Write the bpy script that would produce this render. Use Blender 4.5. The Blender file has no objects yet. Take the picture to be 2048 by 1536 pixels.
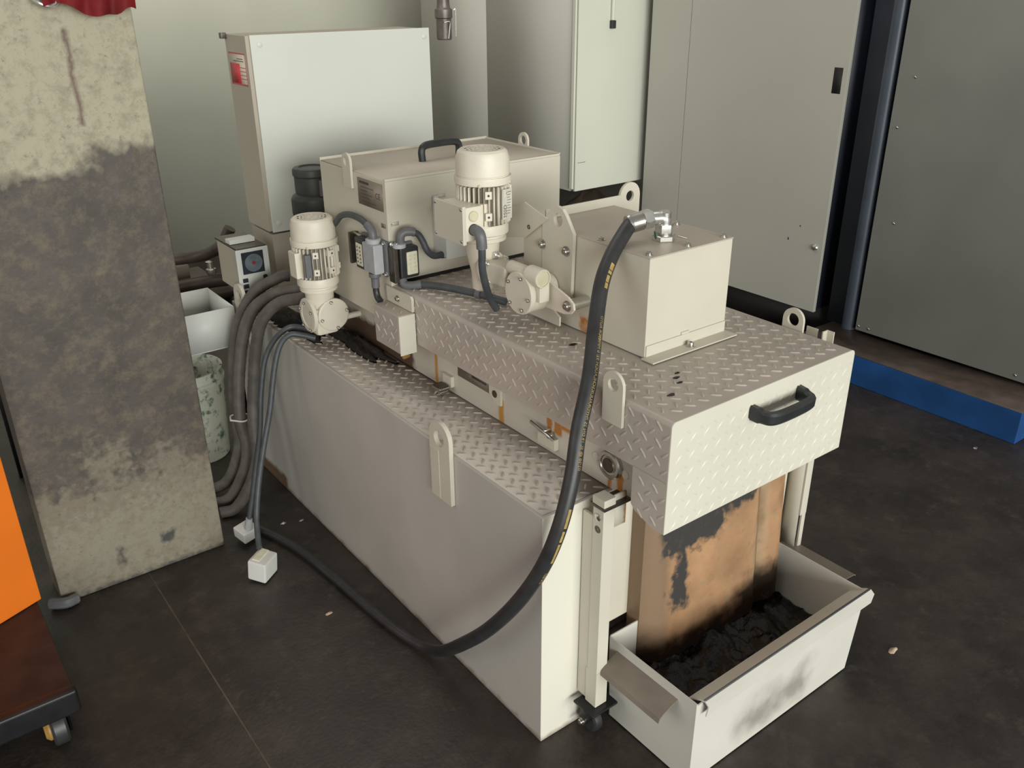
import bpy, bmesh, math, random
from mathutils import Vector, Matrix, noise
random.seed(7)
S = bpy.context.scene
C = S.collection
PI = math.pi
V = Vector

# ------------------------------------------------------------------ camera
cam = bpy.data.cameras.new('camera'); co = bpy.data.objects.new('camera', cam); C.objects.link(co)
cam.sensor_width = 36.0; cam.lens = 1747.9 / 2048 * 36.0; cam.clip_start = 0.02
YAW, PIT, ROLL = math.radians(37.0607), math.radians(-24.8812), math.radians(-0.41697)
d = V((math.cos(PIT)*math.sin(YAW), math.cos(PIT)*math.cos(YAW), math.sin(PIT)))
zb = -d; xb = V((0, 0, 1)).cross(zb).normalized(); yb = zb.cross(xb)
cr, sr = math.cos(ROLL), math.sin(ROLL)
xr = cr*xb + sr*yb; yr = -sr*xb + cr*yb
M = Matrix((xr, yr, zb)).transposed().to_4x4(); M.translation = V((-0.95235, -1.16010, 1.61760))
co.matrix_world = M
S.camera = co

# ------------------------------------------------------------------ light
S.view_settings.view_transform = 'Standard'; S.view_settings.look = 'None'
S.view_settings.gamma = 1.0; S.view_settings.use_curve_mapping = False
S.view_settings.exposure = 0.0
w = bpy.data.worlds.new('world'); S.world = w; w.use_nodes = True
w.node_tree.nodes['Background'].inputs[0].default_value = (1.0, 0.95, 0.88, 1)
w.node_tree.nodes['Background'].inputs[1].default_value = 0.31

def area(name, loc, target, sx, sy, power, col):
    l = bpy.data.lights.new(name, 'AREA'); l.shape = 'RECTANGLE'; l.size = sx; l.size_y = sy
    l.energy = power; l.color = col
    o = bpy.data.objects.new(name, l); C.objects.link(o); o.location = loc
    o.rotation_euler = (V(target)-V(loc)).to_track_quat('-Z', 'Y').to_euler()
    return o
area('daylight_gate', (-1.6, -12.0, 2.4), (0.8, 1.5, 0.8), 12.0, 4.0, 1780, (0.97, 1.0, 0.94))
area('left_fill', (-6.5, 1.6, 3.4), (2.5, 3.0, 0.9), 5.5, 3.2, 75, (0.98, 1.0, 0.95))  # unseen fill light, added to lift the side panels and rear wall
area('overhead_fill', (0.6, 2.4, 4.8), (0.8, 2.6, 0.0), 3.0, 2.0, 40, (1.0, 0.93, 0.85))  # unseen fill from above, added to brighten the background

# ------------------------------------------------------------------ materials
def mat(name, col, rough=0.5, metal=0.0, vary=0.08, scale=6.0, bump=0.0, bscale=60.0, spots=None, spotamt=0.0, coat=0.0):
    """painted / plain surface with mottled tone; spots = dirt colour"""
    m = bpy.data.materials.new(name); m.use_nodes = True
    nt = m.node_tree; b = nt.nodes['Principled BSDF']
    b.inputs['Roughness'].default_value = rough; b.inputs['Metallic'].default_value = metal
    b.inputs['Coat Weight'].default_value = coat
    geo = nt.nodes.new('ShaderNodeNewGeometry')
    n = nt.nodes.new('ShaderNodeTexNoise'); n.inputs['Scale'].default_value = scale; n.inputs['Detail'].default_value = 6
    nt.links.new(geo.outputs['Position'], n.inputs['Vector'])
    r = nt.nodes.new('ShaderNodeValToRGB')
    a = tuple(max(0, c*(1-vary)) for c in col); z = tuple(min(1, c*(1+vary)) for c in col)
    r.color_ramp.elements[0].position = 0.3; r.color_ramp.elements[1].position = 0.7
    r.color_ramp.elements[0].color = a+(1,); r.color_ramp.elements[1].color = z+(1,)
    nt.links.new(n.outputs['Fac'], r.inputs['Fac'])
    out = r.outputs['Color']
    if spots:
        n2 = nt.nodes.new('ShaderNodeTexNoise'); n2.inputs['Scale'].default_value = scale*3.1; n2.inputs['Detail'].default_value = 9
        n2.inputs['Roughness'].default_value = 0.7
        nt.links.new(geo.outputs['Position'], n2.inputs['Vector'])
        r2 = nt.nodes.new('ShaderNodeValToRGB')
        r2.color_ramp.elements[0].position = 0.62-spotamt; r2.color_ramp.elements[1].position = 0.74-spotamt
        nt.links.new(n2.outputs['Fac'], r2.inputs['Fac'])
        mx = nt.nodes.new('ShaderNodeMixRGB'); mx.inputs['Color2'].default_value = tuple(spots)+(1,)
        nt.links.new(r2.outputs['Color'], mx.inputs['Fac']); nt.links.new(out, mx.inputs['Color1'])
        out = mx.outputs['Color']
    nt.links.new(out, b.inputs['Base Color'])
    if bump:
        n3 = nt.nodes.new('ShaderNodeTexNoise'); n3.inputs['Scale'].default_value = bscale; n3.inputs['Detail'].default_value = 4
        nt.links.new(geo.outputs['Position'], n3.inputs['Vector'])
        bp = nt.nodes.new('ShaderNodeBump'); bp.inputs['Strength'].default_value = bump; bp.inputs['Distance'].default_value = 0.002
        nt.links.new(n3.outputs['Fac'], bp.inputs['Height']); nt.links.new(bp.outputs['Normal'], b.inputs['Normal'])
    m['out'] = 0
    return m

def col_socket(m):
    b = m.node_tree.nodes['Principled BSDF']; return b.inputs['Base Color']

def stain_or_light(m, color, boxes, soft=0.006, nscale=40, namt=0.012, rough=None):
    """paint stains, or light on a face, at fixed places of the object: boxes = (x0,x1,y0,y1,z0,z1) in metres, edges broken up by noise"""
    nt = m.node_tree; L = nt.links
    sock = col_socket(m)
    geo = nt.nodes.new('ShaderNodeNewGeometry')
    nz = nt.nodes.new('ShaderNodeTexNoise'); nz.inputs['Scale'].default_value = nscale; nz.inputs['Detail'].default_value = 5
    L.new(geo.outputs['Position'], nz.inputs['Vector'])
    sub = nt.nodes.new('ShaderNodeVectorMath'); sub.operation = 'SUBTRACT'; sub.inputs[1].default_value = (.5, .5, .5)
    L.new(nz.outputs['Color'], sub.inputs[0])
    sc = nt.nodes.new('ShaderNodeVectorMath'); sc.operation = 'SCALE'; sc.inputs['Scale'].default_value = namt*2
    L.new(sub.outputs[0], sc.inputs[0])
    add = nt.nodes.new('ShaderNodeVectorMath'); add.operation = 'ADD'
    L.new(geo.outputs['Position'], add.inputs[0]); L.new(sc.outputs[0], add.inputs[1])
    sep = nt.nodes.new('ShaderNodeSeparateXYZ'); L.new(add.outputs[0], sep.inputs[0])
    tot = None
    for bx in boxes:
        cur = None
        for ax in range(3):
            lo, hi = bx[2*ax], bx[2*ax+1]
            if lo is None: continue
            for (a, bb) in ((lo-soft, lo+soft), (hi+soft, hi-soft)):
                mr = nt.nodes.new('ShaderNodeMapRange'); mr.inputs['From Min'].default_value = a; mr.inputs['From Max'].default_value = bb
                L.new(sep.outputs[ax], mr.inputs['Value'])
                if cur is None: cur = mr.outputs[0]
                else:
                    mu = nt.nodes.new('ShaderNodeMath'); mu.operation = 'MULTIPLY'
                    L.new(cur, mu.inputs[0]); L.new(mr.outputs[0], mu.inputs[1]); cur = mu.outputs[0]
        if tot is None: tot = cur
        else:
            mu = nt.nodes.new('ShaderNodeMath'); mu.operation = 'MAXIMUM'
            L.new(tot, mu.inputs[0]); L.new(cur, mu.inputs[1]); tot = mu.outputs[0]
    mx = nt.nodes.new('ShaderNodeMixRGB'); mx.inputs['Color2'].default_value = tuple(color)+(1,)
    if sock.is_linked: L.new(sock.links[0].from_socket, mx.inputs['Color1'])
    L.new(tot, mx.inputs['Fac']); L.new(mx.outputs[0], sock)
    return m

CREAM = (0.60, 0.565, 0.475)
MP = mat('cream_paint', CREAM, 0.45, vary=0.05, scale=4, spots=(0.42, 0.36, 0.28), spotamt=-0.06, bump=0.08)
MTANK = mat('tank_paint', (0.49, 0.465, 0.43), 0.5, vary=0.08, scale=3, spots=(0.33, 0.28, 0.22), spotamt=-0.08, bump=0.05)
stain_or_light(MTANK, (0.72, 0.69, 0.60), [(-0.01, 2, -0.004, 0.0015, 0.0, 0.7)], soft=0.0008, namt=0.0)  # near face painted lighter: light from the front put into the colour
stain_or_light(MTANK, (0.16, 0.10, 0.06), [(None, None, -.1, 1.8, -0.1, 0.006), (None, None, 1.4, 1.72, -0.1, 0.05)], soft=0.012, nscale=22, namt=0.02)
MTREAD = mat('tread_paint', (0.45, 0.395, 0.345), 0.36, vary=0.12, scale=5, spots=(0.30, 0.24, 0.19), spotamt=-0.03, bump=0.10)
MTREADF = mat('tread_lit_paint', (0.66, 0.63, 0.54), 0.4, vary=0.04, scale=5, bump=0.08)  # lighter copy of the tread paint, front light put into its colour
MHOUS = mat('housing_paint', (0.56, 0.52, 0.45), 0.48, vary=0.07, scale=6, spots=(0.40, 0.32, 0.22), spotamt=-0.06, bump=0.05)
stain_or_light(MHOUS, (0.50, 0.25, 0.05), [(None, None, .676, .690, .60, .73), (None, None, .380, .401, .60, .685)], soft=0.004, nscale=35, namt=0.004)
stain_or_light(MHOUS, (0.46, 0.19, 0.04), [(None, None, .196, .214, .668, .712), (None, None, .160, .188, .676, .715), (None, None, .12, .162, .696, .716),
      (None, None, -.004, .006, .60, .66), (None, None, -.040, -.022, .60, .68)], soft=0.003, nscale=70, namt=0.006)
stain_or_light(MHOUS, (0.10, 0.06, 0.04), [(None, None, .80, 1.3, .60, .69)], soft=0.01, nscale=25, namt=0.03)
MBOX = mat('box_paint', (0.60, 0.555, 0.465), 0.45, vary=0.05, scale=5, spots=(0.46, 0.38, 0.28), spotamt=-0.07, bump=0.05)
stain_or_light(MBOX, (0.42, 0.16, 0.03), [(.2, .32, .225, .255, .86, .915)], soft=0.006, nscale=50, namt=0.01)
MMOTOR = mat('motor_paint', (0.69, 0.63, 0.53), 0.42, vary=0.07, scale=14, spots=(0.42, 0.30, 0.18), spotamt=-0.06, bump=0.12, bscale=120)
MRECESS = mat('shaded_recess_paint', (0.17, 0.15, 0.125), 0.5, vary=0.2, scale=30)  # stator colour darkened to hold the shade between the cooling fins
MGREYP = mat('grey_lacquer', (0.47, 0.455, 0.40), 0.5, vary=0.03, scale=2.2)
MLIGHTP = mat('light_lacquer', (0.66, 0.66, 0.57), 0.45, vary=0.03, scale=2)
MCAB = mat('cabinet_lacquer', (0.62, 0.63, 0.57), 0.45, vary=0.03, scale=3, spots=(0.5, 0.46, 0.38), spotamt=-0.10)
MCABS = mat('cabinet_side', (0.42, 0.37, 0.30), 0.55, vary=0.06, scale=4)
MWALL = mat('wall_plaster', (0.60, 0.60, 0.50), 0.8, vary=0.06, scale=1.4, bump=0.15)
MFLOOR = mat('oily_concrete', (0.035, 0.028, 0.023), 0.45, vary=0.45, scale=4, spots=(0.065, 0.054, 0.044), spotamt=0.06, bump=0.5, bscale=90)
MJOINT = mat('joint_filler', (0.085, 0.074, 0.055), 0.8, vary=0.3, scale=20)
MSTEEL = mat('steel', (0.55, 0.54, 0.50), 0.28, 1.0, vary=0.15, scale=30)
MZINC = mat('zinc', (0.72, 0.72, 0.68), 0.25, 0.9, vary=0.12, scale=40)
MDARKST = mat('dark_steel', (0.10, 0.085, 0.07), 0.35, 0.7, vary=0.3, scale=40)
MRUBBER = mat('black_rubber', (0.028, 0.028, 0.030), 0.42, vary=0.25, scale=30)
MCONDUIT = mat('grey_conduit', (0.055, 0.062, 0.068), 0.5, vary=0.2, scale=40)
MDUSTY = mat('dusty_conduit', (0.10, 0.085, 0.075), 0.6, vary=0.3, scale=25)
MPLAST = mat('black_plastic', (0.022, 0.024, 0.026), 0.4, vary=0.2, scale=40)
MGLAND = mat('grey_plastic', (0.13, 0.13, 0.14), 0.45, vary=0.1, scale=50)
MLGREY = mat('light_grey_plastic', (0.38, 0.385, 0.40), 0.45, vary=0.06, scale=40)
MINSERT = mat('cream_plastic', (0.66, 0.64, 0.50), 0.5, vary=0.08, scale=80)
MWHITE = mat('white_paint', (0.62, 0.62, 0.59), 0.5, vary=0.05, scale=8, spots=(0.35, 0.34, 0.30), spotamt=-0.06)
MTRAY = mat('tray_paint', (0.63, 0.61, 0.55), 0.5, vary=0.06, scale=5, spots=(0.22, 0.20, 0.18), spotamt=-0.085, bump=0.1)
stain_or_light(MTRAY, (0.20, 0.18, 0.15), [(.34, .60, -.33, -.28, .03, .125)], soft=0.035, nscale=14, namt=0.06)
MTRAY2 = MTRAY.copy(); MTRAY2.name = 'tray_side_paint'
stain_or_light(MTRAY, (0.10, 0.06, 0.04), [(.17, .74, -.285, -.03, .0, .085)], soft=0.02, nscale=18, namt=0.04)
MLEDGE = mat('ledge_metal', (0.24, 0.20, 0.165), 0.5, 0.2, vary=0.15, scale=12)
MSLUDGE = mat('wet_sludge', (0.007, 0.005, 0.004), 0.25, vary=0.4, scale=30, bump=1.0, bscale=140)
MCHIPS = mat('dark_swarf', (0.02, 0.016, 0.014), 0.4, 0.4, vary=0.5, scale=60, bump=1.0, bscale=300)
MBLUE = mat('blue_paint', (0.012, 0.070, 0.23), 0.5, vary=0.25, scale=6)
MNAVY = mat('navy_paint', (0.020, 0.026, 0.042), 0.5, vary=0.2, scale=5)
MNAVYP = mat('slate_post', (0.050, 0.062, 0.085), 0.4, vary=0.2, scale=6)
MSLATE = mat('grey_metal_sheet', (0.26, 0.26, 0.24), 0.36, 0.35, vary=0.14, scale=1.6, bump=0.04)
MORANGE = mat('orange_paint', (0.74, 0.165, 0.008), 0.5, vary=0.04, scale=6)
MRUSTD = mat('rusty_deck', (0.034, 0.017, 0.013), 0.65, vary=0.4, scale=14, spots=(0.075, 0.024, 0.010), spotamt=-0.03, bump=0.5)
MBLACKST = mat('black_frame', (0.016, 0.016, 0.018), 0.35, 0.3, vary=0.3, scale=20)
MYEL = mat('ochre_hub', (0.36, 0.20, 0.05), 0.5, vary=0.15, scale=20)
MRED = mat('red_cloth', (0.28, 0.014, 0.016), 0.7, vary=0.3, scale=16, bump=0.4)
MREDL = mat('red_print', (0.50, 0.045, 0.05), 0.5, vary=0.06, scale=20)
MSTICK = mat('sticker_paper', (0.52, 0.45, 0.36), 0.55, vary=0.05, scale=20)
MSTRIP = mat('sticker_stripe', (0.55, 0.36, 0.33), 0.55, vary=0.05, scale=20)
MPLATE = mat('engraved_plate', (0.24, 0.20, 0.16), 0.45, 0.3, vary=0.15, scale=12)
MTAG = mat('small_tag', (0.56, 0.54, 0.47), 0.5, 0.0, vary=0.08, scale=30)
MINK = mat('dark_ink', (0.05, 0.045, 0.04), 0.6, vary=0.1, scale=20)
MHPRINT = mat('yellow_print', (0.40, 0.28, 0.09), 0.55, vary=0.25, scale=60)
MGLASS = mat('dial_glass', (0.03, 0.035, 0.045), 0.12, vary=0.2, scale=20)
MDIALG = mat('dial_grey', (0.13, 0.15, 0.17), 0.3, vary=0.2, scale=40)
MTEAL = mat('faded_green', (0.02, 0.10, 0.09), 0.5, vary=0.2, scale=20)
MBUCK = mat('bucket_plastic', (0.60, 0.61, 0.50), 0.5, vary=0.06, scale=9, spots=(0.05, 0.13, 0.10), spotamt=0.10)
MBROWN = mat('brown_sack', (0.045, 0.030, 0.020), 0.8, vary=0.4, scale=9, bump=0.6)
MPUMP = mat('pump_casting', (0.05, 0.052, 0.048), 0.5, 0.2, vary=0.3, scale=20)
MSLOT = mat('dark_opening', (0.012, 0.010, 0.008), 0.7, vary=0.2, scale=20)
MPIPE = mat('brown_pipe', (0.065, 0.045, 0.037), 0.45, 0.2, vary=0.35, scale=14)
MNOZ = mat('nozzle_metal', (0.13, 0.11, 0.10), 0.4, 0.4, vary=0.4, scale=14)
MCAP = mat('yellowed_cap', (0.62, 0.56, 0.40), 0.45, vary=0.06, scale=40)
MPAPER = mat('scrap_paper', (0.55, 0.40, 0.30), 0.7, vary=0.2, scale=50)

MDUST = mat('dusty_lid_paint', (0.46, 0.40, 0.33), 0.5, vary=0.08, scale=5, spots=(0.34, 0.27, 0.2), spotamt=-0.04, bump=0.06)
MBRK = MP.copy(); MBRK.name = 'rusty_bracket_paint'
stain_or_light(MBRK, (0.45, 0.20, 0.05), [(.1695, .20, None, None, .55, .66)], soft=0.004, nscale=60, namt=0.008)

def speckle(m, color, scale, lo, hi):
    nt = m.node_tree; L = nt.links; sock = col_socket(m)
    geo = nt.nodes.new('ShaderNodeNewGeometry'); nz = nt.nodes.new('ShaderNodeTexNoise')
    nz.inputs['Scale'].default_value = scale; nz.inputs['Detail'].default_value = 8; nz.inputs['Roughness'].default_value = 0.75
    L.new(geo.outputs['Position'], nz.inputs['Vector'])
    r = nt.nodes.new('ShaderNodeMapRange'); r.inputs['From Min'].default_value = lo; r.inputs['From Max'].default_value = hi
    L.new(nz.outputs['Fac'], r.inputs['Value'])
    mx = nt.nodes.new('ShaderNodeMixRGB'); mx.inputs['Color2'].default_value = tuple(color)+(1,)
    L.new(sock.links[0].from_socket, mx.inputs['Color1']); L.new(r.outputs[0], mx.inputs['Fac']); L.new(mx.outputs[0], sock)
    return m

# slab: pale crust above, dark oily band, mottled tan below (wear of the surface itself)
def slab_material():
    m = mat('worn_slab', (0.068, 0.056, 0.048), 0.6, vary=0.25, scale=9, spots=(0.11, 0.10, 0.075), spotamt=-0.05, bump=0.5, bscale=60)
    tan = (0.36, 0.325, 0.235)
    stain_or_light(m, tan, [(None, None, None, None, 1.245, 3.0), (-.40, 0, None, None, 1.30, 3.0), (-.9, -.47, None, None, 1.20, 3)], soft=0.022, nscale=26, namt=0.06)
    stain_or_light(m, (0.175, 0.148, 0.112), [(None, None, None, None, -1, .34), (-.62, -.54, None, None, .3, .45), (-.46, -.40, None, None, .3, .40)], soft=0.03, nscale=34, namt=0.14)
    stain_or_light(m, (0.22, 0.195, 0.15), [(None, None, None, None, .02, .25)], soft=0.05, nscale=60, namt=0.20)
    stain_or_light(m, (0.05, 0.05, 0.045), [(-.475, -.435, None, None, .085, .12), (-.60, -.585, None, None, .06, .12), (None, None, None, None, -.1, .012)], soft=0.008, nscale=50, namt=0.02)
    stain_or_light(m, (0.12, 0.07, 0.055), [(-.4615, -.452, None, None, 1.30, 1.52)], soft=0.005, nscale=30, namt=0.014)
    speckle(m, (0.17, 0.13, 0.085), 22, 0.47, 0.80)
    speckle(m, (0.05, 0.042, 0.036), 60, 0.56, 0.80)
    return m
MSLAB = slab_material()
speckle(MFLOOR, (0.075, 0.060, 0.048), 9, 0.50, 0.80)
speckle(MFLOOR, (0.012, 0.009, 0.008), 3.3, 0.50, 0.72)

def chute_material():
    m = mat('rusty_chute', (0.38, 0.215, 0.115), 0.5, vary=0.25, scale=9, spots=(0.33, 0.24, 0.14), spotamt=0.06, bump=0.3)
    stain_or_light(m, (0.24, 0.155, 0.095), [(.20, .312, None, None, .1, .9)], soft=0.012, nscale=20, namt=0.02)
    stain_or_light(m, (0.42, 0.34, 0.22), [(.628, .668, None, None, .1, .9)], soft=0.02, nscale=20, namt=0.02)  # tan strip: highlight on the bend put into the colour
    stain_or_light(m, (0.24, 0.14, 0.07), [(.625, .665, None, None, .1, .9), (.735, .80, None, None, .1, .45)], soft=0.015, nscale=20, namt=0.03)
    stain_or_light(m, (0.045, 0.043, 0.042), [(.285, .61, None, None, .470, .8), (.30, .50, None, None, .42, .52), (.315, .380, None, None, .27, .36), (.335, .37, None, None, .3, .46)], soft=0.010, nscale=34, namt=0.045)
    stain_or_light(m, (0.03, 0.016, 0.010), [(None, None, None, None, -.1, .185), (.55, .82, None, None, -.1, .24)], soft=0.03, nscale=22, namt=0.05)
    speckle(m, (0.16, 0.10, 0.06), 34, 0.56, 0.90)
    speckle(m, (0.45, 0.42, 0.38), 260, 0.66, 0.80)
    return m
MCHUTE = chute_material()

# ------------------------------------------------------------------ mesh helpers
def B(): return bmesh.new()

def add_box(bm, x0, x1, y0, y1, z0, z1, bevel=0.0, seg=2):
    vs = [bm.verts.new((x, y, z)) for x in (x0, x1) for y in (y0, y1) for z in (z0, z1)]
    f = [(0, 1, 3, 2), (4, 6, 7, 5), (0, 4, 5, 1), (2, 3, 7, 6), (0, 2, 6, 4), (1, 5, 7, 3)]
    fs = [bm.faces.new([vs[i] for i in q]) for q in f]
    if bevel > 0:
        es = list({e for q in fs for e in q.edges})
        bmesh.ops.bevel(bm, geom=es, offset=bevel, segments=seg, affect='EDGES', profile=0.5)
    return bm

def add_prism(bm, pts, vec, bevel=0.0):
    vec = V(vec); a = [bm.verts.new(V(p)) for p in pts]; b = [bm.verts.new(V(p)+vec) for p in pts]
    n = len(pts); fs = [bm.faces.new(list(reversed(a))), bm.faces.new(b)]
    for i in range(n):
        j = (i+1) % n; fs.append(bm.faces.new((a[i], a[j], b[j], b[i])))
    bmesh.ops.recalc_face_normals(bm, faces=fs)
    if bevel > 0:
        es = list({e for q in fs for e in q.edges})
        bmesh.ops.bevel(bm, geom=es, offset=bevel, segments=2, affect='EDGES', profile=0.5)
    return bm

def basis(ax):
    ax = V(ax).normalized(); t = V((0, 0, 1)) if abs(ax.z) < 0.9 else V((1, 0, 0))
    u = ax.cross(t).normalized(); return ax, u, ax.cross(u)

def add_lathe(bm, o, ax, prof, n=28, capped=True):
    """prof = list of (radius, height along ax)"""
    o = V(o); ax, u, v = basis(ax); rings = []
    for r, h in prof:
        if r <= 1e-6: rings.append([bm.verts.new(o+ax*h)])
        else: rings.append([bm.verts.new(o+ax*h+(u*math.cos(2*PI*i/n)+v*math.sin(2*PI*i/n))*r) for i in range(n)])
    fs = []
    for a, b in zip(rings, rings[1:]):
        for i in range(n):
            j = (i+1) % n
            if len(a) == 1 and len(b) == 1: continue
            if len(a) == 1: fs.append(bm.faces.new((a[0], b[i], b[j])))
            elif len(b) == 1: fs.append(bm.faces.new((a[i], b[0], a[j])))
            else: fs.append(bm.faces.new((a[i], b[i], b[j], a[j])))
    if capped:
        if len(rings[0]) > 1: fs.append(bm.faces.new(list(rings[0])))
        if len(rings[-1]) > 1: fs.append(bm.faces.new(list(reversed(rings[-1]))))
    bmesh.ops.recalc_face_normals(bm, faces=fs)
    return bm

def add_cyl(bm, p0, p1, r, n=20, r1=None, bev=0.0):
    p0, p1 = V(p0), V(p1); L = (p1-p0).length; r1 = r if r1 is None else r1
    if bev: prof = [(r-bev, 0), (r, bev), (r1, L-bev), (r1-bev, L)]
    else: prof = [(r, 0), (r1, L)]
    return add_lathe(bm, p0, p1-p0, prof, n)

def spline(pts, sub=8):
    P = [V(p) for p in pts]; P = [P[0]*2-P[1]] + P + [P[-1]*2-P[-2]]; out = []
    for i in range(1, len(P)-2):
        a, b, c, dd = P[i-1:i+3]
        for k in range(sub):
            t = k/sub
            out.append(0.5*((2*b)+(c-a)*t+(2*a-5*b+4*c-dd)*t*t+(3*b-a-3*c+dd)*t**3))
    out.append(P[-2]); return out

def frames(Q, up=None):
    T = [(Q[min(i+1, len(Q)-1)]-Q[max(i-1, 0)]).normalized() for i in range(len(Q))]
    t0 = T[0]; up = V(up) if up else (V((0, 0, 1)) if abs(t0.z) < 0.9 else V((1, 0, 0)))
    n = (up-t0*up.dot(t0)).normalized(); N = [n]
    for i in range(1, len(Q)):
        n = N[-1]-T[i]*N[-1].dot(T[i]); N.append(n.normalized())
    return T, N

def add_tube(bm, pts, r, n=14, sub=8, ribs=0.0, smooth=True, taper=None):
    Q = spline(pts, sub) if smooth else [V(p) for p in pts]
    T, N = frames(Q); rings = []
    for i, q in enumerate(Q):
        rr = r*(1+(ribs if i % 2 else 0)) * (taper(i/(len(Q)-1)) if taper else 1)
        bi = T[i].cross(N[i])
        rings.append([bm.verts.new(q+(N[i]*math.cos(2*PI*k/n)+bi*math.sin(2*PI*k/n))*rr) for k in range(n)])
    fs = []
    for a, b in zip(rings, rings[1:]):
        for i in range(n):
            j = (i+1) % n; fs.append(bm.faces.new((a[i], a[j], b[j], b[i])))
    fs.append(bm.faces.new(list(reversed(rings[0])))); fs.append(bm.faces.new(rings[-1]))
    bmesh.ops.recalc_face_normals(bm, faces=fs)
    return bm

def add_holed(bm, o, U, W, T, poly, hc, hr, th, n=40):
    """flat plate: 2-D polygon poly in (U,W) with a round hole at hc, thickness th along T"""
    o, U, W, T = V(o), V(U).normalized(), V(W).normalized(), V(T).normalized()
    hx, hy = hc
    angs = [2*PI*i/n for i in range(n)] + [math.atan2(p[1]-hy, p[0]-hx) % (2*PI) for p in poly]
    angs = sorted(set(round(a, 5) for a in angs))
    outer = []
    for a in angs:
        dx, dy = math.cos(a), math.sin(a); best = None
        for i in range(len(poly)):
            x1, y1 = poly[i]; x2, y2 = poly[(i+1) % len(poly)]
            ex, ey = x2-x1, y2-y1; den = dx*ey-dy*ex
            if abs(den) < 1e-12: continue
            t = ((x1-hx)*ey-(y1-hy)*ex)/den; s = ((x1-hx)*dy-(y1-hy)*dx)/den
            if t > 0 and -1e-6 <= s <= 1+1e-6 and (best is None or t < best): best = t
        outer.append((hx+dx*best, hy+dy*best))
    inner = [(hx+math.cos(a)*hr, hy+math.sin(a)*hr) for a in angs]
    def P(p, k): return bm.verts.new(o+U*p[0]+W*p[1]+T*k)
    o0 = [P(p, 0) for p in outer]; o1 = [P(p, th) for p in outer]; i0 = [P(p, 0) for p in inner]; i1 = [P(p, th) for p in inner]
    fs = []; m = len(angs)
    for i in range(m):
        j = (i+1) % m
        for q in ((o0[i], o0[j], i0[j], i0[i]), (o1[i], i1[i], i1[j], o1[j]), (o0[i], o1[i], o1[j], o0[j]), (i0[i], i0[j], i1[j], i1[i])):
            fs.append(bm.faces.new(q))
    bmesh.ops.recalc_face_normals(bm, faces=fs)
    return bm

def lug_poly(wd, h0, hc):
    """straight sides from -h0 to hc, round top of radius wd/2 about (0,hc)"""
    r = wd/2; p = [(-r, -h0), (r, -h0)]
    p += [(r*math.cos(a), hc+r*math.sin(a)) for a in [PI*i/14 for i in range(15)]]
    return p

def add_tread(bm, o, U, W, N, u0, u1, w0, w1, skip=None, pitch=0.0265, L=0.0258, Wd=0.0074, H=0.0024, ph=(0, 0)):
    """raised lozenges of chequer plate in alternating directions"""
    o, U, W, N = V(o), V(U).normalized(), V(W).normalized(), V(N).normalized()
    d1 = (U+W).normalized(); d2 = (W-U).normalized(); R = int((max(abs(u0), abs(u1))+max(abs(w0), abs(w1)))/pitch)+2
    base = [(-.5, 0), (-.3, -.42), (.0, -.5), (.3, -.42), (.5, 0), (.3, .42), (0, .5), (-.3, .42)]
    for i in range(-R, R+1):
        for j in range(-R, R+1):
            c = d1*((i+ph[0])*pitch)+d2*((j+ph[1])*pitch); cu, cw = c.dot(U), c.dot(W)
            e = 0.0095
            if not (u0+e < cu < u1-e and w0+e < cw < w1-e): continue
            if skip and skip(o+U*cu+W*cw): continue
            a, b = (d1, d2) if (i+j) % 2 == 0 else (d2, d1)
            p = o+c
            bs = [bm.verts.new(p+a*(x*L)+b*(y*Wd)-N*0.0002) for x, y in base]
            t = [bm.verts.new(p+a*(x*L*.62)+b*(y*Wd*.38)+N*H) for x, y in ((-.5, 0), (0, -.5), (.5, 0), (0, .5))]
            for q in ((0, 1, 'A', 0), (1, 2, 'A', 1)): pass
            bm.faces.new((bs[0], bs[1], t[0])); bm.faces.new((bs[1], bs[2], t[1], t[0]))
            bm.faces.new((bs[2], bs[3], t[2], t[1])); bm.faces.new((bs[3], bs[4], t[2]))
            bm.faces.new((bs[4], bs[5], t[2])); bm.faces.new((bs[5], bs[6], t[3], t[2]))
            bm.faces.new((bs[6], bs[7], t[0], t[3])); bm.faces.new((bs[7], bs[0], t[0]))
            bm.faces.new((t[0], t[1], t[2], t[3]))
    bmesh.ops.recalc_face_normals(bm, faces=bm.faces)
    return bm

def add_sheet(bm, pts, vec, th, nrm=None):
    """bent sheet: open polyline pts (cross-section) extruded by vec with thickness th"""
    P = [V(p) for p in pts]; vec = V(vec); vn = vec.normalized(); off = []
    for i in range(len(P)):
        ns = []
        if i > 0: ns.append((P[i]-P[i-1]).normalized().cross(vn))
        if i < len(P)-1: ns.append((P[i+1]-P[i]).normalized().cross(vn))
        n = sum(ns, V()).normalized(); k = 1/max(0.4, n.dot(ns[0])); off.append(P[i]+n*th*k)
    ring = P+list(reversed(off)); a = [bm.verts.new(p) for p in ring]; b = [bm.verts.new(p+vec) for p in ring]
    m = len(ring); h = len(P); fs = []
    for i in range(m):
        j = (i+1) % m; fs.append(bm.faces.new((a[i], a[j], b[j], b[i])))
    for i in range(h-1):
        fs.append(bm.faces.new((a[i], a[i+1], a[m-2-i], a[m-1-i]))); fs.append(bm.faces.new((b[i], b[i+1], b[m-2-i], b[m-1-i])))
    bmesh.ops.recalc_face_normals(bm, faces=fs)
    return bm

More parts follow.
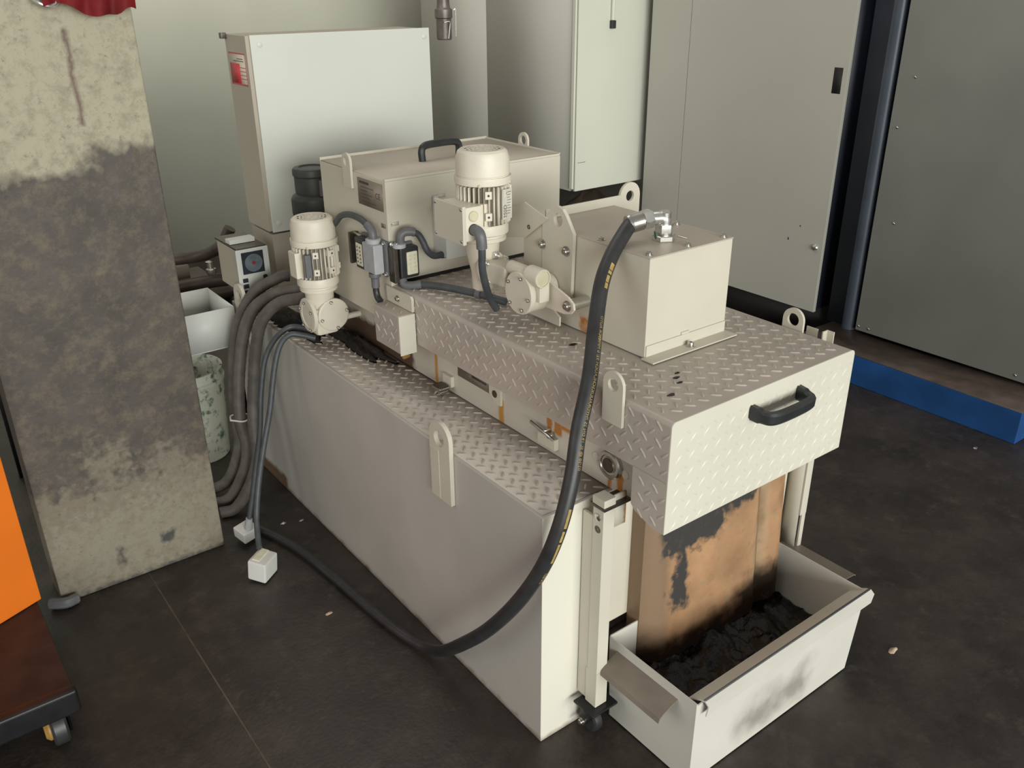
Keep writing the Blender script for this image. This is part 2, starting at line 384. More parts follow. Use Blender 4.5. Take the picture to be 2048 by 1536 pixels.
def add_bolt(bm, p, ax, r=0.007, h=0.006, washer=True):
    p, ax = V(p), V(ax).normalized()
    if washer: add_lathe(bm, p, ax, [(r*1.45, 0), (r*1.45, h*.25), (r*.9, h*.26)], 16)
    add_lathe(bm, p+ax*h*.2, ax, [(r, 0), (r, h*.7), (r*.8, h), (r*.45, h), (r*.42, h*.6), (0, h*.6)], 12)
    return bm

def add_text(bm, s, size, o, U, W, N, depth=0.0002, align='LEFT'):
    cu = bpy.data.curves.new('t', 'FONT'); cu.body = s; cu.size = size; cu.align_x = align; cu.extrude = 0.0; cu.resolution_u = 2
    ob = bpy.data.objects.new('t', cu); me = bpy.data.meshes.new_from_object(ob)
    o, U, W, N = V(o), V(U).normalized(), V(W).normalized(), V(N).normalized()
    vm = [bm.verts.new(o+U*v.co.x+W*v.co.y+N*depth) for v in me.vertices]
    for p in me.polygons:
        try: bm.faces.new([vm[i] for i in p.vertices])
        except ValueError: pass
    bpy.data.meshes.remove(me); bpy.data.objects.remove(ob); bpy.data.curves.remove(cu)
    return bm

ORG = {}
def finish(bm, name, m, parent, org, sharp=32):
    for f in bm.faces: f.smooth = True
    lim = math.radians(sharp)
    for e in bm.edges:
        if len(e.link_faces) == 2 and e.calc_face_angle(0) > lim: e.smooth = False
        elif len(e.link_faces) != 2: e.smooth = False
    for v in bm.verts: v.co -= org
    nf = len(bm.faces); me = bpy.data.meshes.new(name); bm.to_mesh(me); bm.free()
    for mm in (m if isinstance(m, (list, tuple)) else [m]): me.materials.append(mm)
    o = bpy.data.objects.new(name, me); C.objects.link(o)
    if 6 < nf < 6000:
        wn = o.modifiers.new('weighted_normals', 'WEIGHTED_NORMAL'); wn.keep_sharp = True; wn.weight = 80
    return o

def obj(name, bm, m, parent=None, label=None, kind=None, sharp=32):
    xs = [v.co for v in bm.verts]
    org = V(((min(c.x for c in xs)+max(c.x for c in xs))/2, (min(c.y for c in xs)+max(c.y for c in xs))/2, min(c.z for c in xs)))
    o = finish(bm, name, m, parent, org, sharp)
    if parent: o.parent = parent; o.location = org-ORG[parent.name]
    else: o.location = org
    ORG[o.name] = org
    if label: o['label'] = label
    if kind: o['kind'] = kind
    return o

def thing(name, label, cat, loc, group=None):
    o = bpy.data.objects.new(name, None); C.objects.link(o); o.location = loc; o.empty_display_size = 0.05
    ORG[o.name] = V(loc); o['label'] = label; o['category'] = cat
    if group: o['group'] = group
    return o

def islands(bm):
    bm.verts.index_update(); seen = {}; out = []
    for v in bm.verts:
        if v in seen: continue
        st = [v]; seen[v] = 1; fs = set(); vs = []
        while st:
            q = st.pop(); vs.append(q.co)
            for f in q.link_faces:
                if f not in fs:
                    fs.add(f)
                    for w_ in f.verts:
                        if w_ not in seen: seen[w_] = 1; st.append(w_)
        lo = [min(c[k] for c in vs)-.0004 for k in range(3)]; hi = [max(c[k] for c in vs)+.0004 for k in range(3)]
        out.append([fs, lo, hi])
    ch = True
    while ch:
        ch = False
        for i in range(len(out)):
            for j in range(i+1, len(out)):
                a, b = out[i], out[j]
                if all(a[1][k] < b[2][k] and b[1][k] < a[2][k] for k in range(3)):
                    a[0] |= b[0]; a[1] = [min(p, q) for p, q in zip(a[1], b[1])]; a[2] = [max(p, q) for p, q in zip(a[2], b[2])]
                    out.pop(j); ch = True; break
            if ch: break
    return [o[0] for o in out]

def objs(name, bm, m, parent=None, label=None):
    """each separate piece of bm becomes an object of its own"""
    for fs in islands(bm):
        nb = bmesh.new(); mp = {}
        for f in fs:
            nv = []
            for v in f.verts:
                if v not in mp: mp[v] = nb.verts.new(v.co)
                nv.append(mp[v])
            nb.faces.new(nv)
        obj(name, nb, m, parent, label)
    bm.free()

def tag(o, label, cat, group=None):
    o['label'] = label; o['category'] = cat
    if group: o['group'] = group
    return o

def box(*a, **k): return add_box(B(), *a, **k)
def cyl(*a, **k): return add_cyl(B(), *a, **k)
def tube(*a, **k): return add_tube(B(), *a, **k)
X, Y, Z = V((1, 0, 0)), V((0, 1, 0)), V((0, 0, 1))

# ================================================================== SETTING
fl = obj('floor', box(-4.0, 6.5, -3.2, 5.0, -0.06, -0.0008), MJOINT, kind='structure')
xs_ = [-4.0, -0.532, 2.9, 6.5]; ys_ = [-3.2, -1.9, 2.55, 5.0]; g = 0.0016
for i in range(3):
    for j in range(3):
        obj('floor_slab', box(xs_[i]+g, xs_[i+1]-g, ys_[j]+g, ys_[j+1]-g, -0.05, 0.0, bevel=0.0015, seg=1), MFLOOR, fl)
obj('wall_back', box(-4.0, 6.5, 4.56, 4.72, -0.01, 3.2), MWALL, kind='structure')

# ================================================================== COOLANT TANK
H = 0.62
tank = thing('coolant_tank', 'long low cream-painted steel coolant tank with chequer plate top, standing on the dark floor', 'tank', (0.07, 0.85, 0))
bm = B()
add_box(bm, 0.0, 0.155, 0.0, 1.70, 0.0, H-0.002, bevel=0.002)
obj('tank_body', bm, MTANK, tank)
bm = B(); add_box(bm, 0.155, 0.84, 0.055, 1.70, 0.0, H-0.004, bevel=0.002)
obj('rear_body', bm, MTANK, tank)
obj('end_plate', box(0.155, 0.84, -0.001, 0.054, 0.25, H-0.005, bevel=0.0015), MBOX, tank)
obj('bottom_gusset', box(0.157, 0.84, 0.03, 0.054, 0.0, 0.165), MLEDGE, tank)
tp = obj('tread_plate', box(0.007, 0.188, 0.010, 1.695, H-0.0018, H+0.001), MTREAD, tank)
obj('tread_pattern', add_tread(B(), (0.0, 0.0, H+0.001), X, Y, Z, 0.004, 0.187, 0.004, 1.68), MTREAD, tp, kind='stuff')
def lug(name, parent, p, U, T, wd, h0, hc, hr, th, m=MBOX, bev=True):
    bm = add_holed(B(), p, U, Z, T, lug_poly(wd, h0, hc), (0, hc), hr, th)
    return obj(name, bm, m, parent)
# near lug: plate welded to the left face, standing above the top edge
lug('lifting_lug', tank, (-0.001, 0.369, H), Y, -X, 0.085, 0.135, 0.030, 0.021, 0.011)
lug('lifting_lug', tank, (-0.001, 1.59, H), Y, -X, 0.085, 0.135, 0.045, 0.021, 0.011)
obj('lug_backing', box(-0.0245, -0.0125, 0.372, 0.409, 0.486, 0.618, bevel=0.001), MBOX, tank).location.x += 0.0116

# ================================================================== FILTER HOUSING (stands on the tank)
hous = thing('belt_filter', 'cream belt filter housing on the tank, with latches, round bearing, legs on casters', 'filter', (0.44, 0.4, H))
obj('housing_body', box(0.185, 0.80, -0.085, 1.24, H+0.002, 0.752, bevel=0.002), MHOUS, hous)
obj('upper_body', box(0.185, 0.70, -0.085, 0.80, 0.752, 0.862), MHOUS, hous)
obj("bracket_plate", box(0.138, 0.1745, -0.062, -0.057, 0.572, 0.650), MBRK, hous)
obj('name_plate', box(0.1825, 0.185, 0.436, 0.575, 0.684, 0.722), MPLATE, hous)
bm = B(); add_box(bm, 0.1815, 0.1826, 0.448, 0.51, 0.701, 0.707)
obj('name_plate_slot', bm, MINK, hous)
# bearing
brg = obj('bearing', add_lathe(B(), (0.186, -0.004, 0.684), -X, [(0.033, 0), (0.033, 0.010), (0.030, 0.013), (0.024, 0.013), (0.0225, 0.010), (0.019, 0.0095), (0.018, 0.0125), (0, 0.0125)], 40), MSTEEL, hous, label='polished steel round bearing')
obj('bearing_shield', add_lathe(B(), (0.1735, -0.004, 0.684), -X, [(0.017, 0), (0.016, 0.0015), (0, 0.0018)], 30), MDARKST, brg)
for (yy, zz) in ((0.046, 0.680), (-0.045, 0.676)):
    obj('pan_screw', add_lathe(B(), (0.186, yy, zz), -X, [(0.011, 0), (0.011, 0.0015), (0.0095, 0.003), (0, 0.0036)], 20), MBOX, hous)
# toggle latch near the front
lt = obj('latch', box(0.172, 0.185, 0.171, 0.232, 0.640, 0.668, bevel=0.001), MBOX, hous)
obj('latch_lever', tube([(0.170, 0.255, 0.684), (0.168, 0.22, 0.681), (0.168, 0.19, 0.676), (0.172, 0.175, 0.668)], 0.0042, 10), MSTEEL, lt, label='bare steel latch lever')
bm = B(); add_cyl(bm, (0.168, 0.19, 0.673), (0.185, 0.19, 0.673), 0.006, 14); add_cyl(bm, (0.166, 0.202, 0.682), (0.185, 0.202, 0.682), 0.004, 12)
objs('latch_pivot', bm, MZINC, lt)
# rear latch lying on the plate
lt = obj('latch', box(0.174, 0.185, 0.597, 0.637, 0.642, 0.672, bevel=0.001), MBOX, hous)
bm = B(); add_box(bm, 0.138, 0.170, 0.596, 0.635, 0.640, 0.648, bevel=0.002); add_box(bm, 0.142, 0.168, 0.600, 0.631, 0.629, 0.637, bevel=0.002)
add_tube(bm, [(0.133, 0.60, 0.645), (0.128, 0.607, 0.634), (0.133, 0.615, 0.627), (0.150, 0.612, 0.626)], 0.0028, 8)
obj('latch_lever', bm, MSTEEL, lt)
obj('latch_pad', box(0.139, 0.168, 0.598, 0.633, 0.648, 0.651, bevel=0.001), MDARKST, lt)
# screw plate
sp = obj('screw_plate', add_prism(B(), [(0.178, 0.432, 0.735), (0.178, 0.432, 0.69), (0.178, 0.405, 0.669), (0.178, 0.384, 0.669), (0.178, 0.384, 0.735)], (0.007, 0, 0), bevel=0.0008), MBOX, hous)
obj('screw_recess', add_lathe(B(), (0.1775, 0.407, 0.695), -X, [(0.0095, 0), (0.0095, 0.001), (0.006, 0.0015), (0, 0.001)], 18), MDARKST, sp)
# legs with casters
def caster(leg, x, y, z):
    bm = B(); add_box(bm, x-0.038, x+0.038, y-0.035, y+0.035, z-0.006, z, bevel=0.002)
    ct = obj('caster', bm, MBLACKST, leg, label='black caster')
    return ct
lx0, lx1, ly0, ly1 = 0.105, 0.137, -0.068, -0.036
leg = obj('leg', box(lx0, lx1, ly0, ly1, 0.095, 0.632, bevel=0.0015), MP, hous)
obj('leg_sleeve', box(lx0-0.0015, lx1+0.0015, ly0-0.0015, ly1+0.0015, 0.097, 0.195, bevel=0.001), MP, leg)
obj('leg_cap', box(lx0-0.004, lx1+0.040, ly0-0.006, ly1+0.006, 0.630, 0.637, bevel=0.001), MDARKST, leg)
obj('clamp_block', box(lx0-0.003, lx1-0.002, ly0-0.004, ly1+0.0, 0.637, 0.655, bevel=0.0015), MP, leg)
obj('leg_bolt', add_lathe(B(), (lx0+0.001, -0.052, 0.607), -X, [(0.0085, 0), (0.0085, 0.004), (0.005, 0.006), (0, 0.007)], 16), MSTEEL, leg)
obj('leg_hole', add_lathe(B(), (lx0+0.001, -0.052, 0.577), -X, [(0.0085, 0), (0.0085, 0.0015), (0.006, 0.0018), (0, 0.0008)], 16), MDARKST, leg)
obj('rear_channel', box(0.107, 0.114, -0.035, -0.003, 0.10, 0.60, bevel=0.001), MBOX, leg)
cx, cy = 0.121, -0.052
bm = B(); add_box(bm, cx-0.040, cx+0.040, cy-0.034, cy+0.034, 0.088, 0.0955, bevel=0.003)
add_lathe(bm, (cx, cy, 0.072), Z, [(0.020, 0), (0.024, 0.006), (0.024, 0.016)], 20)
for s in (-1, 1):
    add_prism(bm, [(cx+s*0.019, cy-0.022, 0.075), (cx+s*0.019, cy+0.018, 0.075), (cx+s*0.019, cy+0.030, 0.030), (cx+s*0.019, cy+0.012, 0.028)], (s*0.003, 0, 0))
obj('caster_fork', bm, MBLACKST, leg)
bm = B(); add_lathe(bm, (cx-0.014, cy+0.014, 0.032), X, [(0.008, 0), (0.026, 0.001), (0.031, 0.005), (0.032, 0.014), (0.031, 0.023), (0.026, 0.027), (0.008, 0.028)], 26)
obj('caster_wheel', bm, MRUBBER, leg)
obj('caster_nut', add_bolt(B(), (cx-0.022, cy+0.020, 0.030), -X, 0.007, 0.007), MSTEEL, leg)
# right leg
leg = obj('leg', box(0.846, 0.872, -0.052, -0.046, 0.31, 0.74, bevel=0.001), MP, hous)
obj('leg_web', box(0.846, 0.8485, -0.046, 0.010, 0.20, 0.74), MBOX, leg)
obj('leg_lower', box(0.858, 0.874, -0.050, -0.044, 0.075, 0.31, bevel=0.001), MP, leg)
obj('caster_wheel', add_cyl(B(), (0.85, -0.02, 0.04), (0.878, -0.02, 0.04), 0.039, 24, bev=0.004), MRUBBER, leg)
# upright bracket behind the hood's far side
obj('upright_bracket', add_sheet(B(), [(0.772, -0.07, 0.62), (0.772, -0.07, 0.868), ], (0.0, 0.03, 0), 0.003), MBOX, hous)
bm = B(); add_sheet(bm, [(0.765, -0.085, 0), (0.785, -0.085, 0), (0.785, -0.105, 0)], (0, 0, 0.25), 0.003)
for v in bm.verts: v.co.z += 0.618
obj('angle_post', bm, MBOX, hous)
# discharge chute
pts = [(.262, -.002), (.262, -.040), (.300, -.055), (.620, -.055), (.655, -.035), (.700, -.050), (.735, -.050), (.80, -.002)]
bm = B(); add_sheet(bm, [(x, y, 0.13) for x, y in pts], (0, 0, 0.52), 0.003)
for v in bm.verts:                                   # the middle leans out a little towards its lower end
    t = max(0, min(1, (0.60-v.co.z)/0.4)); inner = max(0, min(1, (v.co.x-.262)/.05))*max(0, min(1, (.80-v.co.x)/.08))
    v.co.y -= 0.035*t*inner
obj('discharge_chute', bm, MCHUTE, hous, label='rust-stained orange and black sheet chute')

# ================================================================== HOOD
hood = thing('filter_hood', 'chequer plate hood over the belt filter, black pull handle on its front', 'cover', (0.43, 0.3, 0.75))
hx1, hx2, hy1, hy2, hz1, hz2 = 0.142, 0.721, -0.200, 0.832, 0.627, 0.873
def rounded_sheet():
    # top plate bent down at left, right; cross-section in xz
    r = 0.012; P = [(hx1, 0.741)]
    P += [(hx1+r-r*math.cos(a), hz2-r+r*math.sin(a)) for a in [PI/2*i/5 for i in range(6)]]
    P += [(hx2-r+r*math.sin(a), hz2-r+r*math.cos(a)) for a in [PI/2*i/5 for i in range(6)]]
    P += [(hx2, 0.741)]
    return [(x, hy1+0.003, z) for x, z in P]
bm = B(); add_sheet(bm, rounded_sheet(), (0, hy2-hy1-0.003, 0), -0.003)
top = obj('top_plate', bm, MTREAD, hood)
# deeper side cheeks near the front
bm = B()
for xx in (hx1, hx2-0.003):
    add_prism(bm, [(xx, hy1+0.0033, 0.743), (xx, hy1+0.0033, hz1), (xx, hy1+0.030, 0.626), (xx, -0.118, 0.643), (xx, -0.106, 0.655), (xx, -0.106, 0.743)], (0.003, 0, 0))
objs('side_cheek', bm, MTREAD, hood)
fr = 0.012
fpts = [(hx1, hy1, hz1), (hx2, hy1, hz1)]+[(hx2-fr+fr*math.cos(a), hy1, hz2-fr+fr*math.sin(a)) for a in [PI/2*i/6 for i in range(7)]]+[(hx1+fr-fr*math.sin(a), hy1, hz2-fr+fr*math.cos(a)) for a in [PI/2*i/6 for i in range(7)]]
fp = obj('front_plate', add_prism(B(), fpts, (0, 0.0032, 0), bevel=0.0006), MTREADF, hood, label='front of the hood in the lighter, lit tread colour')
sk = lambda p: (0.295 < p.x < 0.59 and 0.0 < p.y < 0.50)
obj('tread_pattern', add_tread(B(), (0.43, 0.3, hz2), X, Y, Z, hx1-0.43+.006, hx2-0.43-.006, hy1-0.3+.004, hy2-0.3, skip=sk), MTREAD, top, kind='stuff')
bm = B()
add_tread(bm, (hx1, 0.3, 0.80), -Y, Z, -X, -(hy2-0.3), 0.3-hy1, 0.741-0.80, hz2-0.80-.006, H=0.0018)
add_tread(bm, (hx1, -0.15, 0.70), -Y, Z, -X, -0.045, 0.048, 0.626-0.70, 0.745-0.70, H=0.0018)
obj('side_tread_pattern', bm, MTREAD, top, kind='stuff')
obj('front_tread_pattern', add_tread(B(), (0.43, hy1, 0.75), X, Z, -Y, hx1-0.43, hx2-0.43, hz1-0.75, hz2-0.75-.004, H=0.0014), MTREADF, fp, kind='stuff')
# front handle
bm = B()
P = [(0.374, hy1+0.001, 0.826), (0.378, -0.228, 0.824), (0.392, -0.243, 0.823), (0.44, -0.247, 0.823), (0.508, -0.243, 0.823), (0.522, -0.228, 0.824), (0.526, hy1+0.001, 0.826)]
Q = spline(P, 6); T_, N_ = frames(Q, up=(0, 0, 1)); rings = []
for i, q in enumerate(Q):
    b_ = T_[i].cross(N_[i]); hw, hh = 0.0085, 0.0135
    if i < 5 or i > len(Q)-6: hh = 0.016
    rings.append([bm.verts.new(q+b_*(hw*x)+N_[i]*(hh*y)) for x, y in ((-1, -.6), (-.6, -1), (.6, -1), (1, -.6), (1, .6), (.6, 1), (-.6, 1), (-1, .6))])
for a, b_ in zip(rings, rings[1:]):
    for i in range(8): bm.faces.new((a[i], a[(i+1) % 8], b_[(i+1) % 8], b_[i]))
bm.faces.new(rings[0]); bm.faces.new(list(reversed(rings[-1]))); bmesh.ops.recalc_face_normals(bm, faces=bm.faces)
obj('pull_handle', bm, MPLAST, hood, label='black plastic bow handle')
lug('lifting_lug', hood, (hx1-0.001, -0.048, 0.862), Y, -X, 0.056, 0.048, 0.037, 0.0145, 0.007)
lug('lifting_lug', hood, (hx2+0.001, -0.032, 0.862), Y, X, 0.056, 0.03, 0.030, 0.0155, 0.007)

# small chain guard of chequer plate on the hood's left side
cg = thing('chain_guard', 'small square chequer plate guard on the left side of the belt filter', 'cover', (0.115, 0.77, 0.715))
bm = B(); add_box(bm, 0.090, 0.1405, 0.706, 0.836, 0.722, 0.829, bevel=0.004)
gb = obj('guard_body', bm, MTREAD, cg)
bm = B(); add_tread(bm, (0.090, 0.77, 0.775), -Y, Z, -X, -0.066, 0.062, -0.05, 0.052, H=0.0018, ph=(.5, 0)); add_tread(bm, (0.115, 0.77, 0.829), X, Y, Z, -0.024, 0.026, -0.062, 0.066, H=0.0022)
obj('tread_pattern', bm, MTREAD, gb, kind='stuff')
obj('guard_front', box(0.0905, 0.1395, 0.7035, 0.7062, 0.718, 0.827, bevel=0.001), MTREADF, cg)
obj('end_flange', add_prism(B(), [(0.1325, 0.836, 0.830), (0.1325, 0.836, 0.872), (0.1325, 0.712, 0.872), (0.1325, 0.706, 0.866), (0.1325, 0.706, 0.830)], (0.008, 0, 0), bevel=0.001), MBOX, cg)
obj('flange_bolt', add_bolt(B(), (0.132, 0.775, 0.850), -X, 0.006, 0.006), MSTEEL, cg)
obj('shaft_stub', add_cyl(B(), (0.112, 0.713, 0.708), (0.112, 0.730, 0.724), 0.011, 14), MYEL, cg)

# ================================================================== WHITE INLET BOX on the hood
ib = thing('inlet_box', 'cream sheet-steel inlet box on the hood, hose screwed into its bolted lid', 'box', (0.44, 0.26, hz2))
bx1, bx2, by1, by2, bz = 0.315, 0.572, 0.046, 0.430, 1.098
obj('box_body', box(bx1, bx2, by1, by2, hz2+0.002, bz-0.003, bevel=0.0015), MBOX, ib)
obj('lid', box(bx1-0.0015, bx2+0.0015, by1-0.001, by2, bz-0.003, bz, bevel=0.001), MDUST, ib)
obj('front_strip', box(bx1+0.002, bx2-0.002, by1-0.0035, by1+0.001, hz2+0.003, 0.903, bevel=0.0008), MBOX, ib)
obj('strip_tab', box(0.425, 0.450, by1-0.0035, by1+0.001, 0.903, 0.909, bevel=0.0008), MBOX, ib)
obj('foot_flange', box(0.305, 0.576, 0.010, by1, hz2+0.002, hz2+0.0055, bevel=0.0008), MBOX, ib)
obj('flange_bolt', add_bolt(B(), (0.440, 0.028, hz2+0.0055), Z, 0.0075, 0.008), MSTEEL, ib)
obj('back_rim', box(0.352, 0.600, 0.428, 0.432, 1.05, 1.120, bevel=0.001), MP, ib)
for (xx, yy) in ((0.329, 0.064), (0.441, 0.060), (0.556, 0.060), (0.556, 0.20), (0.329, 0.209)):
    obj('lid_screw', add_bolt(B(), (xx, yy, bz), Z, 0.0062, 0.006), MSTEEL, ib)
# left bracket plates
bp = obj('bracket_plate', add_holed(B(), (0.3125, 0.330, 0.96), -Y, Z, -X, [(-0.052, -0.03), (0.052, -0.03), (0.057, 0.140), (0.030, 0.178), (0.018, 0.190), (0.0, 0.194), (-0.018, 0.189), (-0.030, 0.175), (-0.052, 0.140)][::1], (0.004, 0.163), 0.0155, 0.009), MBOX, ib)
for (yy, zz) in ((0.380, 1.056), (0.294, 1.058)):
    obj('bracket_bolt', add_bolt(B(), (0.303, yy, zz), -X, 0.0082, 0.008), MSTEEL, bp)
obj('side_plate', box(0.306, 0.3145, 0.385, 0.455, 0.96, 1.10, bevel=0.001), MBOX, ib)
bm = B(); add_bolt(bm, (0.306, 0.428, 1.087), -X, 0.006, 0.006); add_bolt(bm, (0.306, 0.447, 1.090), -X, 0.006, 0.004)
objs('side_plate_bolt', bm, MDARKST, ib)
obj('gable_plate', add_prism(B(), [(0.300, 0.62, 1.020), (0.300, 0.62, 1.088), (0.300, 0.445, 1.143), (0.300, 0.36, 1.119), (0.300, 0.44, 1.06)], (0.004, 0, 0)), MBOX, ib)
lug('lifting_lug', ib, (0.640, 0.440, 1.07), X, Y, 0.070, 0.02, 0.040, 0.0135, 0.007)

# ================================================================== MAIN HOSE with fitting
hose = thing('hydraulic_hose', 'thick black rubber hose with yellow print looping from the inlet box to the floor', 'hose', (-0.03, 0.3, 0))
HP = [(0.408, 0.150, 1.144), (0.372, 0.160, 1.138), (0.331, 0.148, 1.117), (0.285, 0.131, 1.085), (0.238, 0.106, 1.043), (0.192, 0.070, 0.978), (0.130, 0.015, 0.895), (0.075, -0.018, 0.806), (0.038, -0.042, 0.717), (0.001, -0.048, 0.615),
      (-0.024, -0.022, 0.512), (-0.052, 0.027, 0.408), (-0.068, 0.109, 0.293), (-0.074, 0.205, 0.189), (-0.066, 0.300, 0.098), (-0.054, 0.385, 0.034), (-0.065, 0.455, 0.0175),
      (-0.083, 0.553, 0.0175), (-0.097, 0.698, 0.0175), (-0.110, 0.859, 0.0175), (-0.129, 1.026, 0.0175), (-0.155, 1.135, 0.0175), (-0.19, 1.24, 0.0175)]
hb = obj('hose_body', tube(HP, 0.0165, 20, 10, taper=lambda t: 1.0 if t < .6 else 1.0-.22*min(1, (t-.6)/.1)), MRUBBER, hose)
F = V((0.435, 0.125, 0))
# fitting on the lid
def hexa(p, ax, r, h): return add_lathe(B(), p, ax, [(r*.93, 0), (r, h*.12), (r, h*.88), (r*.93, h)], 6)
ft = obj('fitting_nut', hexa((0.437, 0.127, bz), Z, 0.026, 0.012), MZINC, hose, label='zinc hexagon nuts and elbow')
obj('upper_nut', hexa((0.437, 0.127, bz+0.016), Z, 0.0205, 0.020), MZINC, hose)
obj('nut_collar', add_cyl(B(), (0.437, 0.127, bz+0.012), (0.437, 0.127, bz+0.018), 0.018, 24), MSTEEL, hose)
obj('elbow_stem', add_lathe(B(), (0.437, 0.127, bz+0.034), Z, [(0.015, 0), (0.0125, .002), (0.0125, .012)], 22), MZINC, hose)
bm = B(); add_tube(bm, [(0.437, 0.127, bz+0.030), (0.437, 0.127, bz+0.042), (0.4345, 0.1285, bz+0.048), (0.427, 0.134, bz+0.0485), (0.410, 0.147, bz+0.0465)], 0.0145, 18, 5)
add_cyl(bm, (0.437, 0.127, bz+0.040), (0.437, 0.127, bz+0.064), 0.0135, 18, bev=0.003)
obj('elbow', bm, MZINC, hose)
dr = (V(HP[1])-V(HP[0])).normalized()
obj('swivel_nut', hexa(V(HP[0])-dr*0.010, dr, 0.0215, 0.022), MZINC, hose)
obj('crimp_ferrule', add_lathe(B(), V(HP[0])+dr*0.012, dr, [(0.017, 0), (0.0205, .004), (0.0205, .03), (0.0215, .033), (0.019, .038)], 24), MSTEEL, hose)
obj('tag_ring', add_lathe(B(), (0.40, 0.118, bz+0.018), (1, -.6, .2), [(0.0085, 0), (0.0095, .001), (0.0085, .002)], 14), MTEAL, hose)
obj('pin', add_cyl(B(), (0.452, 0.10, bz+0.012), (0.468, 0.088, bz+0.006), 0.002, 8), MSTEEL, hose)
# yellow print wrapped on the hose
def hose_text(segs):
    Q = spline(HP, 10); T, N = frames(Q)
    cum = [0.0]
    for a, b in zip(Q, Q[1:]): cum.append(cum[-1]+(b-a).length)
    def at(s):
        i = 0
        while i < len(cum)-2 and cum[i+1] < s: i += 1
        t = (s-cum[i])/(cum[i+1]-cum[i]); p = Q[i].lerp(Q[i+1], t); return p, T[i].lerp(T[i+1], t).normalized(), N[i].lerp(N[i+1], t).normalized()
    R = 0.01672; bm = B(); camp = V((-0.95, -1.16, 1.62))
    def put(s, hh):
        p, t, n = at(s); e = V((0.06, -0.90, 0.30)); e = (e-t*e.dot(t)).normalized(); f = t.cross(e)
        a = hh/R; return p+(e*math.cos(a)+f*math.sin(a))*R
    def strip(s0, s1, h0, h1):
        k = max(2, int((s1-s0)/0.004)); prev = None
        for i in range(k+1):
            s = s0+(s1-s0)*i/k; cur = [bm.verts.new(put(s, h0+(h1-h0)*j/3)) for j in range(4)]
            if prev:
                for j in range(3): bm.faces.new((prev[j], prev[j+1], cur[j+1], cur[j]))
            prev = cur
    for sg in segs:
        if sg[0] == 'bar': strip(sg[1], sg[2], sg[3], sg[4])
        else:
            _, txt, s_end, size = sg
            cu = bpy.data.curves.new('t', 'FONT'); cu.body = txt; cu.size = size; cu.resolution_u = 2
            ob = bpy.data.objects.new('t', cu); me = bpy.data.meshes.new_from_object(ob)
            vm = [bm.verts.new(put(s_end-v.co.x, -(v.co.y-size*.35))) for v in me.vertices]
            for p in me.polygons:
                try: bm.faces.new([vm[i] for i in p.vertices])
                except ValueError: pass
            bpy.data.meshes.remove(me); bpy.data.objects.remove(ob); bpy.data.curves.remove(cu)
    return bm
bm = hose_text([('text', '02/20 @ SL 19 DN 25 7HYDRAULIKSCHLAUCH 32/ 0 MM EN', 0.605, 0.0105),
                ('bar', .165, .172, -.005, .005), ('bar', .172, .182, -.005, .005), ('bar', .184, .192, -.005, .005), ('bar', .196, .212, -.003, .005),
                ('bar', .214, .226, -.003, .005), ('text', 'HYDR AUTO', 0.345, 0.010),
                ('bar', .682, .722, -.003, .004), ('bar', .728, .752, -.002, .004), ('bar', .757, .805, -.002, .004), ('text', 'EN 853', 0.865, 0.0105)])
obj('hose_print', bm, MHPRINT, hb, label='yellow lettering', kind='stuff')

# ================================================================== GREY MACHINE BOX
mb = thing('magnet_box', 'large closed cream steel box with a black carrying handle on its brownish lid', 'box', (0.43, 1.0, 0.755))
gx1, gx2, gy1, gy2, gz = 0.141, 0.726, 0.82, 1.193, 1.155
obj('box_body', box(gx1, gx2, gy1, gy2, 0.757, gz-0.006, bevel=0.002), MBOX, mb)
obj('rear_skirt', box(gx1+0.003, gx2-0.003, gy2, gy2+0.10, 0.757, 0.95, bevel=0.002), MHOUS, mb)
obj('lid', box(gx1+0.002, gx2-0.002, gy1+0.002, gy2-0.004, gz-0.006, gz-0.003), MDUST, mb, label='brownish dusty lid')
bm = B(); add_box(bm, gx1, gx2, gy2-0.004, gy2, gz-0.006, gz+0.004, bevel=0.0008); add_box(bm, gx2-0.003, gx2, gy1, gy2, gz-0.006, gz+0.002, bevel=0.0008)
add_box(bm, gx1, gx2, gy1, gy1+0.003, gz-0.006, gz, bevel=0.0008)
obj('lid_rim', bm, MP, mb)
bm = B(); P = [(0.357, 0.985, gz-0.003), (0.357, 0.987, gz+0.026), (0.372, 0.990, gz+0.038), (0.42, 0.995, gz+0.040), (0.475, 0.999, gz+0.038), (0.492, 1.001, gz+0.026), (0.492, 1.001, gz-0.003)]
add_tube(bm, P, 0.0105, 8, 6)
obj('carry_handle', bm, MPLAST, mb, label='black plastic bow handle')
lug('lifting_lug', mb, (gx1-0.001, 1.014, 1.15), Y, -X, 0.046, 0.045, 0.024, 0.0125, 0.007)
lug('lifting_lug', mb, (gx2+0.001, 1.00, 1.15), Y, X, 0.046, 0.045, 0.020, 0.014, 0.007)
np_ = obj('name_plate', box(gx1-0.0022, gx1, 0.835, 0.966, 1.069, 1.140), MPLATE, mb, label='dull engraved type plate')
bm = B(); add_text(bm, 'CE', 0.022, (gx1-0.0022, 0.872, 1.098), -Y, Z, -X)
for k, (a, b_) in enumerate(((0.955, 0.905), (0.95, 0.88), (0.95, 0.915), (0.95, 0.89), (0.95, 0.90), (0.95, 0.87))):
    z0 = 1.127-0.0095*k; add_box(bm, gx1-0.0026, gx1-0.0020, b_, a, z0, z0+(0.006 if k == 0 else 0.0014))
obj('plate_lettering', bm, MINK, np_)
